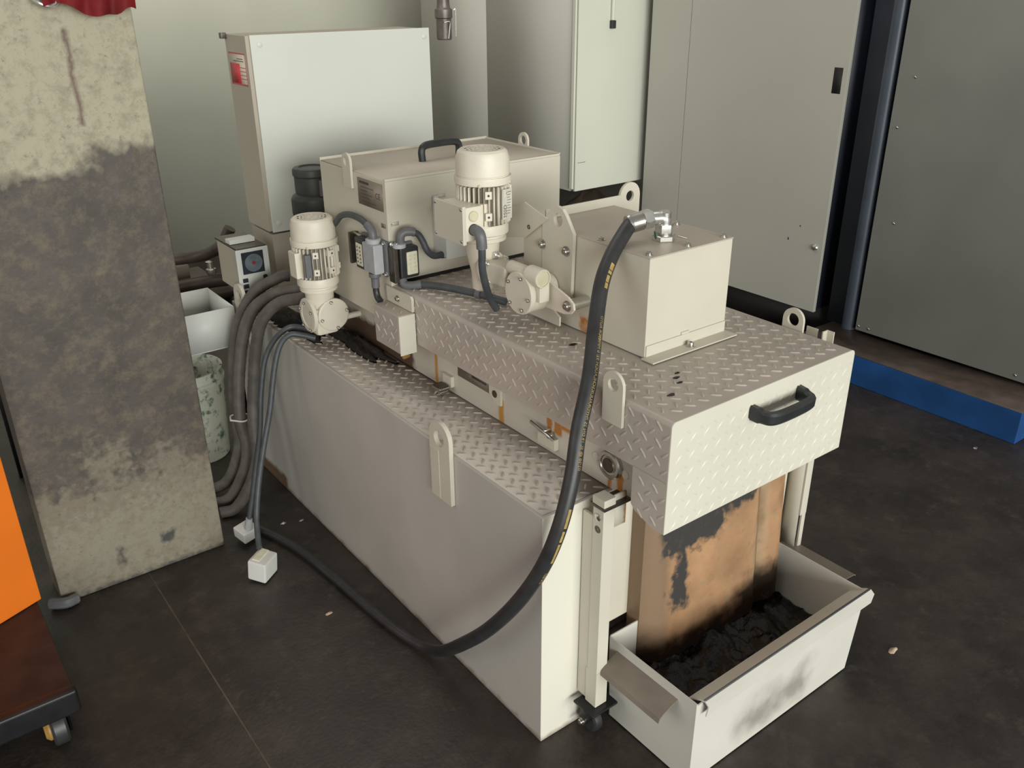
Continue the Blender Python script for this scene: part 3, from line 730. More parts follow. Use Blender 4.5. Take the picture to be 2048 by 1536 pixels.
for (yy, zz, xx) in ((0.0, 0.0, 0.0),):
    t1 = obj('type_tag', box(0.150, 0.174, gy1-0.0015, gy1, 1.033, 1.043), MTAG, mb)
    obj('tag_rivet', add_lathe(B(), (0.1525, gy1-0.0015, 1.038), -Y, [(0.0015, 0), (0, .0008)], 8), MINK, t1)
    t1 = obj('type_tag', box(0.296, 0.322, gy1-0.0015, gy1, 1.086, 1.096), MTAG, mb)
    t1 = obj('type_tag', box(gx1-0.0015, gx1, 0.830, 0.851, 1.026, 1.037), MPLATE, mb)

obj('gap_shade_strip', box(0.160, 0.722, 0.8165, 0.8205, 0.790, 0.882), MSLOT, mb, label='black strip standing in for the shaded gap at the foot')  # black strip paints the shade in the gap under the box
# small junction box on the front of the machine box
jb = thing('junction_box', 'pale junction box mounted behind the right motor terminal box', 'electrical box', (0.33, 0.79, 0.935))
obj('enclosure', box(0.279, 0.385, 0.758, 0.819, 0.936, 1.075, bevel=0.003), MWHITE, jb)
obj('lid', box(0.277, 0.387, 0.752, 0.758, 0.934, 1.077, bevel=0.002), MWHITE, jb)
obj('fixing_ear', box(0.280, 0.294, 0.808, 0.819, 1.074, 1.095, bevel=0.002), MWHITE, jb)
obj('cable_gland', add_lathe(B(), (0.306, 0.783, 0.947), (-1, 0, -.25), [(0.012, 0), (0.014, .006), (0.012, .02), (0.009, .03)], 14), MRUBBER, jb)

# ================================================================== GEAR MOTORS
def motor_parts(t, x, y, ztop, termdir):
    R = 0.0645; o = V((x, y, 0)); z0 = ztop
    cowl = obj('fan_cowl', add_lathe(B(), (x, y, z0-0.060), Z, [(R*.96, 0), (R*.96, 0.002), (R*.985, 0.004), (R*.975, 0.040), (R*.90, 0.055), (R*.80, 0.060), (R*.72, 0.060), (R*.72, 0.052)], 40, capped=False), MMOTOR, t)
    # grille: concentric rings with radial bars, real openings
    bm = B()
    for k in range(5):
        r0 = 0.003+k*0.0098; add_lathe(bm, (x, y, z0-0.002), Z, [(r0, 0), (r0+.0040, 0), (r0+.0040, .0018), (r0, .0018), (r0, 0)], 30, capped=False)
    for k in range(12):
        a = k*PI/6+.1; dd = V((math.cos(a), math.sin(a), 0)); pp = V((-dd.y, dd.x, 0))*0.0014
        c0 = V((x, y, z0-0.0018))+dd*0.004; c1 = V((x, y, z0-0.0018))+dd*0.0458
        add_prism(bm, [c0-pp, c1-pp, c1+pp, c0+pp], (0, 0, 0.0016))
    obj('fan_grille', bm, MMOTOR, cowl)
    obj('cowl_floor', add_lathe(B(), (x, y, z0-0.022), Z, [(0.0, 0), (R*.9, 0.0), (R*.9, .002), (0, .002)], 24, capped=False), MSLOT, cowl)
    obj('end_ring', add_lathe(B(), (x, y, z0-0.078), Z, [(R*.98, 0), (R*1.035, .002), (R*1.045, .015), (R*1.035, .0185)], 40), MMOTOR, t)
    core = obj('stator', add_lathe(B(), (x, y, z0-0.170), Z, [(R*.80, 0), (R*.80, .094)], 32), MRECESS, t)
    bm = B()
    for k in range(32):
        a = 2*PI*k/32; dd = V((math.cos(a), math.sin(a), 0)); pp = V((-dd.y, dd.x, 0))*0.0013
        c = V((x, y, z0-0.168))
        add_prism(bm, [c+dd*R*.78-pp, c+dd*R*1.0-pp*.6, c+dd*R*1.0+pp*.6, c+dd*R*.78+pp], (0, 0, 0.088))
    objs('cooling_fin', bm, MMOTOR, core)
    bm = B()
    for k, a in enumerate((-2.0, -1.25, -0.35)):
        dd = V((math.cos(a), math.sin(a), 0)); c = V((x, y, 0))+dd*R*.96; pp = V((-dd.y, dd.x, 0))
        for zz in (z0-0.105, z0-0.155):
            q = [c-dd*.012-pp*.008, c+dd*.006-pp*.008, c+dd*.006+pp*.008, c-dd*.012+pp*.008]
            add_prism(bm, [V((p.x, p.y, zz)) for p in q], (0, 0, 0.018), bevel=0.001)
    objs('foot_pad', bm, MMOTOR, core)
    bm = B()
    for k, a in enumerate((-2.0, -1.25, -0.35)):
        dd = V((math.cos(a), math.sin(a), 0)); c = V((x, y, 0))+dd*(R*.96+.006)
        for zz in (z0-0.096, z0-0.146): add_lathe(bm, V((c.x, c.y, zz)), dd, [(0.0028, 0), (0.0028, .0006), (0, .0006)], 10)
    objs('pad_hole', bm, MINK, core)
    obj('flange', add_lathe(B(), (x, y, z0-0.215), Z, [(R*.72, 0), (R*.84, .003), (R*.84, .011), (R*.80, .013), (R*.80, .017), (R*.93, .021), (R*.93, .038), (R*.88, .044)], 36), MMOTOR, t)
    bm = B()
    for a in (-2.3, -0.9, 0.6, 2.3):
        dd = V((math.cos(a), math.sin(a), 0)); add_lathe(bm, V((x, y, z0-0.0745))+dd*R*1.01, dd, [(0.0045, 0), (0.0045, .003), (0, .003)], 8)
    objs('cowl_screw', bm, MCAP, cowl)

# right (nearer) motor
gm = thing('gear_motor', 'cream geared motor with square terminal box, on the hood beside the inlet box', 'motor', (0.235, 0.52, 0.92), 'upright geared motors')
mx, my, mz = 0.235, 0.520, 1.264
motor_parts(gm, mx, my, mz, -1)
tb = obj('terminal_box', box(0.134, 0.182, 0.449, 0.558, 1.073, 1.152, bevel=0.004), MMOTOR, gm)
obj('terminal_lid', box(0.124, 0.134, 0.444, 0.563, 1.068, 1.157, bevel=0.002), MBOX, tb)
bm = B()
for yy in (0.450, 0.556):
    for zz in (1.077, 1.150): add_lathe(bm, (0.1245, yy, zz), -X, [(0.004, 0), (0.004, .002), (0, .0026)], 10)
objs('lid_screw', bm, MSTEEL, tb)
obj('blanking_plug', add_lathe(B(), (0.156, 0.449, 1.131), -Y, [(0.0120, 0), (0.0125, .003), (0.010, .005), (0, .005)], 22), MCAP, tb, label='yellowed blanking plug')
obj('gland_seat', add_lathe(B(), (0.156, 0.449, 1.100), -Y, [(0.0135, 0), (0.0135, .002), (0, .002)], 20), MINK, tb)
bm = B(); add_box(bm, 0.176, 0.215, 0.47, 0.54, 1.08, 1.148, bevel=0.004); obj('terminal_neck', bm, MMOTOR, tb)
# rating plate, facing the viewer
dd = V((0.15, -0.99, 0)).normalized(); pp = V((0.99, 0.15, 0)).normalized()
c = V((mx, my, 1.108))+dd*0.0665
rp = obj('rating_plate', add_prism(B(), [c-pp*.016+pp*.012, c+pp*.028, c+pp*.028+Z*.070, c-pp*.004+Z*.070], dd*0.0012), MTAG, gm)
bm = B(); cc = c+dd*0.0014
add_text(bm, 'M0D', 0.015, cc+pp*.0105+Z*.004, Z, -pp, dd)
for k in range(9):
    z0 = 0.062-0.0062*k; q = cc+pp*.012+Z*z0; q2 = cc+pp*(.025-.002*(k % 3))+Z*z0
    add_prism(bm, [q, q2, q2+Z*.0011, q+Z*.0011], dd*0.0002)
obj('rating_lettering', bm, MINK, rp)
# worm gear stage under the motor
gb1 = obj('upper_gearbox', add_lathe(B(), (mx-.004, my, 0.925), Z, [(0.022, 0), (0.027, .004), (0.029, .045), (0.036, .075), (0.040, .10), (0.042, .126)], 24), MMOTOR, gm)
fla = obj('side_flange', add_lathe(B(), (mx, my-0.022, 0.985), -Y, [(0.040, 0), (0.042, .002), (0.042, .009), (0.040, .011), (0.034, .011), (0.030, .016)], 32), MMOTOR, gm)
bm = B()
for a in (0.5, 1.5, 2.5, 3.9):
    p = V((mx+.035*math.cos(a), my-.033, 0.985+.035*math.sin(a))); add_box(bm, p.x-.008, p.x+.008, p.y-.016, p.y+.004, p.z-.008, p.z+.008, bevel=.002)
    add_bolt(bm, (p.x, p.y-.016, p.z), -Y, .0045, .006)
objs('flange_clamp', bm, MZINC, fla)
obj('link_housing', box(mx-.026, mx+.026, my-.118, my-.030, 0.958, 1.010, bevel=.008), MMOTOR, gm)
gb2 = obj('lower_gearbox', add_lathe(B(), (0.216, 0.348, 0.964), X, [(0.044, 0), (0.0485, .006), (0.0485, .045), (0.044, .055), (0.036, .062), (0.030, .085)], 36), MMOTOR, gm)
obj('cover_disc', add_lathe(B(), (0.217, 0.348, 0.964), -X, [(0.0495, 0), (0.0505, .003), (0.0505, .009), (0.0485, .0115), (0, .0115)], 36), MMOTOR, gm)
bm = B()
for a in (0.55, 1.9, 3.3, 4.3, 5.5):
    add_bolt(bm, (0.2055, 0.348+.040*math.cos(a), 0.964+.040*math.sin(a)), -X, .0042, .005, washer=False)
objs('cover_bolt', bm, MSTEEL, gm)
wc = obj('worm_cap', add_lathe(B(), (0.228, 0.402, 1.010), -Y, [(0.016, 0), (0.016, .070), (0.0225, .073), (0.0225, .115), (0.021, .118), (0.0185, .118), (0.0180, .114), (0, .113)], 28), MMOTOR, gm)
obj('worm_cap_face', add_lathe(B(), (0.228, 0.2885, 1.010), -Y, [(0.0175, 0), (0.0155, .0012), (0.010, .002), (0, .002)], 26), MCAP, wc, label='yellowed plastic plug')
obj('worm_foot', box(0.221, 0.250, 0.288, 0.332, 0.952, 0.998, bevel=.003), MMOTOR, gm)
# torque arm
ta = obj('torque_arm', add_prism(B(), [(0.256, 0.338, 0.930), (0.256, 0.338, 0.998), (0.256, 0.310, 0.998), (0.256, 0.232, 0.975), (0.256, 0.214, 0.964), (0.256, 0.211, 0.950), (0.256, 0.222, 0.938), (0.256, 0.245, 0.932)], (0.006, 0, 0), bevel=0.001), MMOTOR, gm)
obj('torque_bolt', add_bolt(B(), (0.256, 0.232, 0.955), -X, .0088, .008), MSTEEL, ta)
obj('torque_pin', add_cyl(B(), (0.262, 0.232, 0.955), (0.3145, 0.232, 0.955), 0.0135, 24, bev=.002), MSTEEL, ta)
obj('support_plate', add_prism(B(), [(0.290, 0.50, 0.878), (0.290, 0.50, 0.955), (0.290, 0.40, 0.955), (0.290, 0.30, 0.90), (0.290, 0.30, 0.878)], (0.005, 0, 0)), MBOX, gm)

# left (farther) motor
gm2 = thing('gear_motor', 'geared motor overhanging the tank, in front of the upright cabinet, two round gearbox covers', 'motor', (0.066, 1.12, 0.665), 'upright geared motors')
nx, ny, nz = 0.066, 1.120, 1.014
motor_parts(gm2, nx, ny, nz, 1)
bm = B(); add_box(bm, nx-.074, nx-.056, ny-.026, ny+.020, nz-.165, nz-.090, bevel=.003); obj('terminal_box', bm, MMOTOR, gm2)
obj('terminal_recess', box(nx-.058, nx-.040, ny-.058, ny-.045, nz-.158, nz-.092, bevel=.002), MGLAND, gm2)
obj('gear_neck', add_lathe(B(), (nx, ny, 0.67), Z, [(0.030, 0), (0.036, .006), (0.036, .060), (0.040, .090), (0.042, .128)], 26), MMOTOR, gm2)
obj('gear_case', box(nx-.036, nx+.036, ny-.040, ny+.040, 0.668, 0.752, bevel=.012), MMOTOR, gm2)
bm = B(); add_lathe(bm, (nx+.018, ny-.034, 0.728), -Y, [(0.047, 0), (0.049, .002), (0.049, .010), (0.047, .012), (0.044, .013), (0, .013)], 36)
cd = obj('cover_disc', bm, MMOTOR, gm2)
bm = B()
for a in (0.2, 1.75, 3.35, 4.9): add_bolt(bm, (nx+.018+.041*math.cos(a), ny-.047, 0.728+.041*math.sin(a)), -Y, .0048, .006, washer=False)
objs('cover_bolt', bm, MSTEEL, cd)
cd = obj('cover_disc', add_lathe(B(), (nx-.032, ny+.004, 0.726), -X, [(0.050, 0), (0.052, .002), (0.052, .010), (0.050, .012), (0.036, .013), (0.034, .011), (0, .012)], 36), MMOTOR, gm2)
bm = B()
for a in (0.4, 1.4, 2.6, 4.2, 5.4): add_bolt(bm, (nx-.045, ny+.004+.041*math.cos(a), 0.722+.041*math.sin(a)), -X, .004, .005, washer=False)
objs('cover_bolt', bm, MSTEEL, cd)
obj('output_shaft', add_cyl(B(), (nx+.030, ny-.01, 0.700), (0.186, ny-.01, 0.700), 0.009, 18, bev=.001), MMOTOR, gm2)

# ================================================================== CONNECTORS
def connector(t, p, U, N, w, h, depth):
    """p = lower-left corner on the wall, U = wall direction, N = outward"""
    p, U, N = V(p), V(U), V(N)
    def bb(u0, u1, n0, n1, z0, z1, m, name, par, bev=.0015, lab=None):
        a = p+U*u0+N*n0; b = p+U*u1+N*n1
        return obj(name, box(min(a.x, b.x), max(a.x, b.x), min(a.y, b.y), max(a.y, b.y), p.z+z0, p.z+z1, bevel=bev), m, par, label=lab)
    return bb
ca = thing('plug_connector', 'grey plug connector on the left side of the magnet box, black open socket beside it', 'connector', (0.125, 0.88, 0.89), 'plug connectors')
cA = connector(ca, (gx1, 0.995, 0.900), -Y, -X, 0, 0, 0)
s0 = cA(0.045, 0.178, 0.0005, 0.012, 0.000, 0.094, MGLAND, 'base_frame', ca)
cA(0.102, 0.165, 0.012, 0.042, 0.006, 0.086, MLGREY, 'plug_hood', ca, .004, 'light grey plug body')
sk_ = cA(0.050, 0.101, 0.012, 0.036, 0.002, 0.088, MPLAST, 'socket_shell', ca, .003, 'black open socket')
ins = cA(0.060, 0.093, 0.036, 0.0395, 0.012, 0.074, MINSERT, 'contact_insert', ca, .002, 'cream contact insert')
bm = B()
for i in range(2):
    for j in range(5): add_lathe(bm, V((gx1-.0396, 0.995-(0.069+.015*i), 0.900+0.022+.0105*j)), -X, [(0.0026, 0), (0.0026, .0004), (0, .0004)], 8)
objs('contact_hole', bm, MINK, ins)
cA(0.0, 0.010, 0.002, 0.030, 0.0, 0.088, MDARKST, 'locking_bar', ca, .002, 'dark steel locking bar')
cA(0.0, 0.052, 0.012, 0.018, 0.083, 0.088, MSTEEL, 'locking_arm', ca, .001)
cA(0.0, 0.052, 0.012, 0.018, 0.000, 0.005, MSTEEL, 'locking_arm', ca, .001)
obj('gland_collar', add_lathe(B(), (0.118, 0.862, 0.986), Z, [(0.021, 0), (0.021, .010), (0.018, .012)], 20), MLGREY, ca)
obj('elbow_gland', tube([(0.118, 0.862, 0.996), (0.118, 0.863, 1.008), (0.118, 0.870, 1.020), (0.117, 0.888, 1.029)], 0.0115, 14, 5), MGLAND, ca)
obj('lower_gland', add_lathe(B(), (0.112, 0.856, 0.905), -Z, [(0.016, 0), (0.016, .010), (0.011, .014), (0.011, .040)], 18), MGLAND, ca)
bm = B(); add_bolt(bm, (0.130, 0.826, 0.988), -X, .005, .006); add_bolt(bm, (0.130, 0.822, 0.905), -X, .005, .006)
objs('connector_screw', bm, MSTEEL, ca)

cb = thing('plug_connector', 'black plug connector on the front corner of the magnet box, cream contact insert showing', 'connector', (0.185, 0.80, 0.89), 'plug connectors')
cB = connector(cb, (0.134, gy1, 0.893), X, -Y, 0, 0, 0)
cB(0.006, 0.072, 0.0005, 0.012, 0.0, 0.094, MGLAND, 'base_frame', cb)
cB(0.0, 0.014, 0.004, 0.034, -0.006, 0.090, MDARKST, 'locking_bar', cb, .002, 'brown steel locking bar')
cB(0.016, 0.074, 0.012, 0.040, 0.004, 0.088, MPLAST, 'socket_shell', cb, .006, 'black socket shell')
ins = cB(0.034, 0.066, 0.040, 0.0435, 0.014, 0.076, MINSERT, 'contact_insert', cb, .003, 'cream contact insert')
bm = B()
for i in range(2):
    for j in range(5): add_lathe(bm, V((0.134+0.043+.014*i, gy1-.0436, 0.893+0.024+.0105*j)), -Y, [(0.003, 0), (0.003, .0004), (0, .0004)], 8)
objs('contact_hole', bm, MCAP, ins)
obj('gland_collar', add_lathe(B(), (0.155, 0.792, 0.982), Z, [(0.018, 0), (0.018, .010), (0.014, .012)], 20), MLGREY, cb)
obj('elbow_gland', tube([(0.160, 0.792, 0.990), (0.160, 0.791, 1.008), (0.168, 0.788, 1.020), (0.186, 0.782, 1.021), (0.196, 0.778, 1.018)], 0.0115, 14, 5), MGLAND, cb)
obj('lower_gland', tube([(0.158, 0.790, 0.893), (0.159, 0.780, 0.882), (0.168, 0.765, 0.882), (0.190, 0.745, 0.885)], 0.0115, 14, 5), MGLAND, cb)
bm = B(); add_bolt(bm, (0.148, 0.786, 0.990), -Y, .005, .006); add_bolt(bm, (0.139, 0.80, 0.990), -Y, .005, .006)
objs('connector_screw', bm, MSTEEL, cb)

# ================================================================== CABLES
def cable(name, pts, r, m, label, cat='cable', ribs=0.0, n=12, sub=8, group=None, z=None):
    bm = tube(pts, r, n, sub, ribs=ribs)
    return tag(obj(name, bm, m), label, cat, group)
cable('cable', [(0.117, 0.888, 1.029), (0.116, 0.925, 1.038), (0.116, 0.983, 1.038), (0.115, 1.035, 1.024), (0.120, 1.09, 0.990), (0.128, 1.175, 0.952)], 0.0085, MCONDUIT, 'grey conduit arching over behind the farther geared motor', ribs=.04, sub=14)
cable('cable', [(0.196, 0.778, 1.018), (0.206, 0.774, 1.010), (0.214, 0.768, 0.992), (0.222, 0.762, 0.968), (0.240, 0.764, 0.951), (0.262, 0.772, 0.945), (0.290, 0.782, 0.942)], 0.0085, MCONDUIT, 'short S-curved grey conduit on the front of the magnet box', ribs=.04, sub=14)
cable('cable', [(0.190, 0.745, 0.885), (0.205, 0.71, 0.888), (0.225, 0.66, 0.890), (0.250, 0.60, 0.889), (0.262, 0.565, 0.8885), (0.275, 0.52, 0.886), (0.285, 0.50, 0.884)], 0.0095, MCONDUIT, 'thick grey conduit lying on the hood towards the nearer geared motor', ribs=.04, sub=10)
bm = B(); add_cyl(bm, (0.2545, 0.585, 0.8892), (0.2585, 0.571, 0.889), 0.0125, 16, bev=.001)
tag(obj('conduit_coupling', bm, MGLAND), 'grey collar joining the conduit on the hood', 'coupling')
mc = thing('motor_cable', 'thick grey cable running down from the nearer motor terminal box onto the hood', 'cable', (0.19, 0.46, 0.89))
obj('cable_body', tube([(0.158, 0.420, 1.066), (0.159, 0.421, 1.046), (0.163, 0.427, 1.012), (0.182, 0.442, 0.965), (0.207, 0.460, 0.920), (0.232, 0.468, 0.886)], 0.0088, 14, 8), MCONDUIT, mc)
obj('elbow_gland', tube([(0.156, 0.447, 1.100), (0.156, 0.434, 1.100), (0.156, 0.423, 1.094), (0.157, 0.420, 1.080), (0.158, 0.420, 1.062)], 0.0125, 16, 5), MGLAND, mc)
cable('cable', [(0.112, 0.856, 0.868), (0.112, 0.855, 0.852), (0.112, 0.849, 0.838), (0.112, 0.835, 0.830)], 0.0088, MRUBBER, 'short black cable dropping from the left plug connector to the chain guard')
G = 'conduits draped over the far tank edge'
cable('conduit', [(0.16, 1.272, 0.752), (0.137, 1.275, 0.752), (0.092, 1.325, 0.735), (0.037, 1.403, 0.710), (-0.014, 1.463, 0.655), (-0.054, 1.483, 0.562), (-0.091, 1.474, 0.424), (-0.116, 1.446, 0.295), (-0.112, 1.428, 0.205), (-0.138, 1.416, 0.124), (-0.20, 1.427, 0.030), (-0.28, 1.46, 0.021)], 0.0195, MDUSTY, 'middle of three thick dusty conduits over the tank edge', 'conduit', ribs=.05, sub=12, group=G)
cable('conduit', [(0.15, 1.235, 0.738), (0.114, 1.240, 0.738), (0.07, 1.287, 0.723), (0.027, 1.345, 0.701), (-0.018, 1.378, 0.648), (-0.046, 1.393, 0.562), (-0.076, 1.384, 0.434), (-0.104, 1.360, 0.307), (-0.112, 1.342, 0.204), (-0.15, 1.335, 0.115), (-0.20, 1.36, 0.030), (-0.25, 1.375, 0.021)], 0.0185, MDUSTY, 'innermost thick conduit, nearest the geared motor, over the tank edge', 'conduit', ribs=.05, sub=12, group=G)
cable('conduit', [(0.12, 1.465, 0.742), (0.091, 1.473, 0.741), (0.021, 1.525, 0.690), (-0.035, 1.548, 0.60), (-0.066, 1.553, 0.498), (-0.096, 1.528, 0.369), (-0.108, 1.505, 0.252), (-0.123, 1.490, 0.161), (-0.18, 1.49, 0.060), (-0.26, 1.54, 0.021)], 0.0185, MDUSTY, 'outermost thick dusty conduit, beside the white open bin', 'conduit', ribs=.05, sub=12, group=G)
bm = B(); add_tube(bm, [(-0.145, 1.452, 0.300), (-0.112, 1.418, 0.300), (-0.080, 1.44, 0.300), (-0.092, 1.475, 0.300), (-0.130, 1.485, 0.300), (-0.145, 1.452, 0.300)], 0.003, 6, 5)
tag(obj('cable_tie', bm, MWHITE), 'white cable tie round the hanging conduits', 'cable tie')
ka = thing('connector_cable', 'thin grey cable hanging at the slab, pale plug lying flat behind the other', 'cable', (-0.22, 1.17, 0))
obj('cable_body', tube([(0.055, 1.20, 0.650), (0.025, 1.205, 0.665), (-0.007, 1.208, 0.668), (-0.046, 1.226, 0.635), (-0.081, 1.236, 0.574), (-0.112, 1.226, 0.469), (-0.136, 1.21, 0.362), (-0.168, 1.199, 0.255), (-0.198, 1.183, 0.165), (-0.222, 1.175, 0.090)], 0.0085, 12), MCONDUIT, ka)
def tilted_box(bm, c, ex, ey, ez, hx, hy, hz, bev):
    t = B(); add_box(t, -hx, hx, -hy, hy, -hz, hz, bevel=bev)
    M3 = Matrix((V(ex).normalized(), V(ey).normalized(), V(ez).normalized())).transposed()
    for v in t.verts: v.co = M3 @ v.co + V(c)
    me = bpy.data.meshes.new('x'); t.to_mesh(me); t.free(); bm.from_mesh(me); bpy.data.meshes.remove(me); return bm
bm = B(); tilted_box(bm, (-0.230, 1.195, 0.037), (1, .35, 0), (-.35, 1, 0.3), (-.1, -.29, 1), 0.031, 0.026, 0.022, 0.005)
obj('plug', bm, MWHITE, ka, label='pale grey plug housing')
obj('plug_neck', add_cyl(B(), (-0.223, 1.172, 0.095), (-0.226, 1.182, 0.056), 0.010, 14, r1=0.014), MLGREY, ka)
kb = thing('connector_cable', 'thin grey cable hanging down, pale square plug standing nearest on the floor', 'cable', (-0.25, 1.0, 0))
obj('cable_body', tube([(0.050, 1.150, 0.640), (0.012, 1.162, 0.655), (-0.020, 1.172, 0.660), (-0.050, 1.181, 0.630), (-0.080, 1.173, 0.562), (-0.118, 1.15, 0.449), (-0.156, 1.135, 0.349), (-0.193, 1.117, 0.249), (-0.226, 1.087, 0.153), (-0.244, 1.050, 0.100), (-0.254, 1.020, 0.082)], 0.0088, 12), MCONDUIT, kb)
bm = B(); tilted_box(bm, (-0.262, 0.990, 0.040), (.80, .60, 0), (-.60, .80, .12), (.07, -.10, 1), 0.036, 0.030, 0.034, 0.006)
obj('plug', bm, MWHITE, kb, label='pale grey plug housing')
bm = B(); tilted_box(bm, (-0.262, 0.995, 0.075), (.80, .60, 0), (-.60, .80, .12), (.07, -.10, 1), 0.028, 0.012, 0.003, 0.001)
obj('plug_seal', bm, MINSERT, kb)
# dark swarf pile on the tank between motor and housing
def blob(name, cx, cy, rx, ry, hmax, z0, m, seed, n=26, jag=0.35, ns=30, parent=None, rot=0):
    bm = B(); ca_, sa_ = math.cos(rot), math.sin(rot)
    rings = [[bm.verts.new((cx, cy, z0+hmax))]]
    for k in range(1, 9):
        rr = k/8; row = []
        for i in range(n):
            a = 2*PI*i/n; e = 1+jag*.5*noise.noise(V((math.cos(a)*2, math.sin(a)*2, seed)))
            px, py = math.cos(a)*rx*rr*e, math.sin(a)*ry*rr*e
            x_, y_ = cx+px*ca_-py*sa_, cy+px*sa_+py*ca_
            h = hmax*(1-rr**1.7)*(1+jag*noise.noise(V((x_*ns, y_*ns, seed)))) if k < 8 else 0
            row.append(bm.verts.new((x_, y_, z0+max(0, h))))
        rings.append(row)
    for i in range(n): bm.faces.new((rings[0][0], rings[1][i], rings[1][(i+1) % n]))
    for a, b_ in zip(rings[1:], rings[2:]):
        for i in range(n): j = (i+1) % n; bm.faces.new((a[i], b_[i], b_[j], a[j]))
    bm.faces.new(list(reversed(rings[-1])))
    return obj(name, bm, m, parent, sharp=60)
tag(blob('swarf_pile', 0.145, 1.075, 0.042, 0.20, 0.022, H+0.001, MCHIPS, 3.3, jag=1.2, ns=60), 'black heap of swarf at the foot of the belt filter under the geared motor', 'swarf')['kind'] = 'stuff'
tag(blob('oily_chips', 0.075, 1.37, 0.060, 0.19, 0.014, H+0.001, MCHIPS, 8.1, jag=1.2, ns=60), 'black oily chips on the far tank top under the conduits', 'swarf')['kind'] = 'stuff'
# debris on the hood
for i, (x_, y_, r_) in enumerate(((0.300, -0.062, .007), (0.318, -0.047, .005), (0.288, -0.083, .006), (0.232, -0.112, .008), (0.252, 0.205, .009))):
    labs = ['small dark dirt flake on the hood in front of the inlet box', 'tiny dirt flake just behind the front flake on the hood', 'brownish dirt flake nearer the lug on the hood', 'rust-brown crumb on the left edge of the hood', 'dark clip lying on the hood left of the hose']
    tag(blob('dirt_flake', x_, y_, r_*1.5, r_*.7, .0022, hz2+.0002, MCHIPS if i != 3 else MRUSTD, i*2.1, n=10, jag=.8), labs[i], 'dirt')

# ================================================================== CHIP TRAY
tray = thing('chip_tray', 'white open steel tray on the floor under the chute, with sheet ledges at both sides', 'tray', (0.48, -0.165, 0))
tx0, tx1, ty0, ty1, tz = 0.182, 0.768, -0.292, -0.036, 0.25
def quadwall(bm, a, b, c, dd, n, th):
    n = V(n).normalized()*th; add_prism(bm, [a, b, c, dd], n)
o_ = 0.012   # walls lean outward
bm = B(); add_box(bm, tx0, tx1, ty0, ty1, 0.004, 0.008)
obj('tray_floor', bm, MTRAY, tray)
bm = B(); quadwall(bm, (tx0, ty0, 0.004), (tx1, ty0, 0.004), (tx1+o_, ty0-o_*.8, tz-.004), (tx0-o_, ty0-o_*.8, tz-.004), Y, 0.003)
obj('front_wall', bm, MTRAY2, tray)
bm = B(); quadwall(bm, (tx0, ty1-.003, 0.004), (tx1, ty1-.003, 0.004), (tx1+o_, ty1-.003, tz), (tx0-o_, ty1-.003, tz), Y, 0.003)
obj('rear_wall', bm, MTRAY, tray)
bm = B(); quadwall(bm, (tx0, ty0, 0.004), (tx0, ty1, 0.004), (tx0-o_, ty1, tz), (tx0-o_, ty0-o_*.8, tz), X, 0.003)
sl = obj('left_wall', bm, MTRAY2, tray)
bm = B(); quadwall(bm, (tx1, ty0, 0.004), (tx1, ty1, 0.004), (tx1+o_, ty1, tz), (tx1+o_, ty0-o_*.8, tz), -X, 0.003)
sr_ = obj('right_wall', bm, MTRAY2, tray)
# folded lip along the front
bm = B(); yy = ty0-o_*.8
add_sheet(bm, [(tx0+.006, yy+.036, tz-.022), (tx0+.006, yy+.004, tz-.003), (tx0+.006, yy-.006, tz), (tx0+.006, yy-.014, tz-.006), (tx0+.006, yy-.010, tz-.034)], (tx1-tx0+.016, 0, 0), 0.003)
obj('front_lip', bm, MTRAY, tray)
obj('lip_shade_strip', box(tx0+.008, tx1+.020, yy-.007, yy-.001, tz-.010, tz+.0035), MGLAND, tray)  # dark strip stands in for the shadow between lip and wall
# carrying ledges
bm = B(); add_sheet(bm, [(tx0-.010, -0.065, 0.222), (tx0-.052, -0.065, 0.206), (tx0-.062, -0.065, 0.200), (tx0-.066, -0.065, 0.190)], (0, -0.185, 0), 0.0025)
obj('carrying_ledge', bm, MLEDGE, tray)
bm = B(); add_sheet(bm, [(tx1+.012, -0.012, 0.215), (tx1+.105, -0.012, 0.205), (tx1+.112, -0.012, 0.200)], (0, -0.205, 0), 0.0025)
obj('carrying_ledge', bm, MLEDGE, tray)
# sludge
bm = B(); nx_, ny_ = 80, 36; grid = []
for i in range(nx_+1):
    row = []
    for j in range(ny_+1):
        x_ = tx0+.0035+(tx1-tx0-.007)*i/nx_; y_ = ty0+.0035+(ty1-ty0-.007)*j/ny_
        u = i/nx_; v = j/ny_
        h = 0.078+0.070*v*(0.5+0.5*math.sin(PI*min(1,u*1.1)))+0.020*noise.noise(V((x_*14, y_*14, 1)))+0.010*noise.noise(V((x_*50, y_*50, 2)))+0.005*noise.noise(V((x_*130, y_*130, 5)))
        row.append(bm.verts.new((x_, y_, max(0.012, h))))
    grid.append(row)
for i in range(nx_):
    for j in range(ny_): bm.faces.new((grid[i][j], grid[i+1][j], grid[i+1][j+1], grid[i][j+1]))
sl_ = obj('wet_sludge', bm, MSLUDGE, kind='stuff', sharp=80); tag(sl_, 'wet black metal sludge filling the white tray', 'sludge')

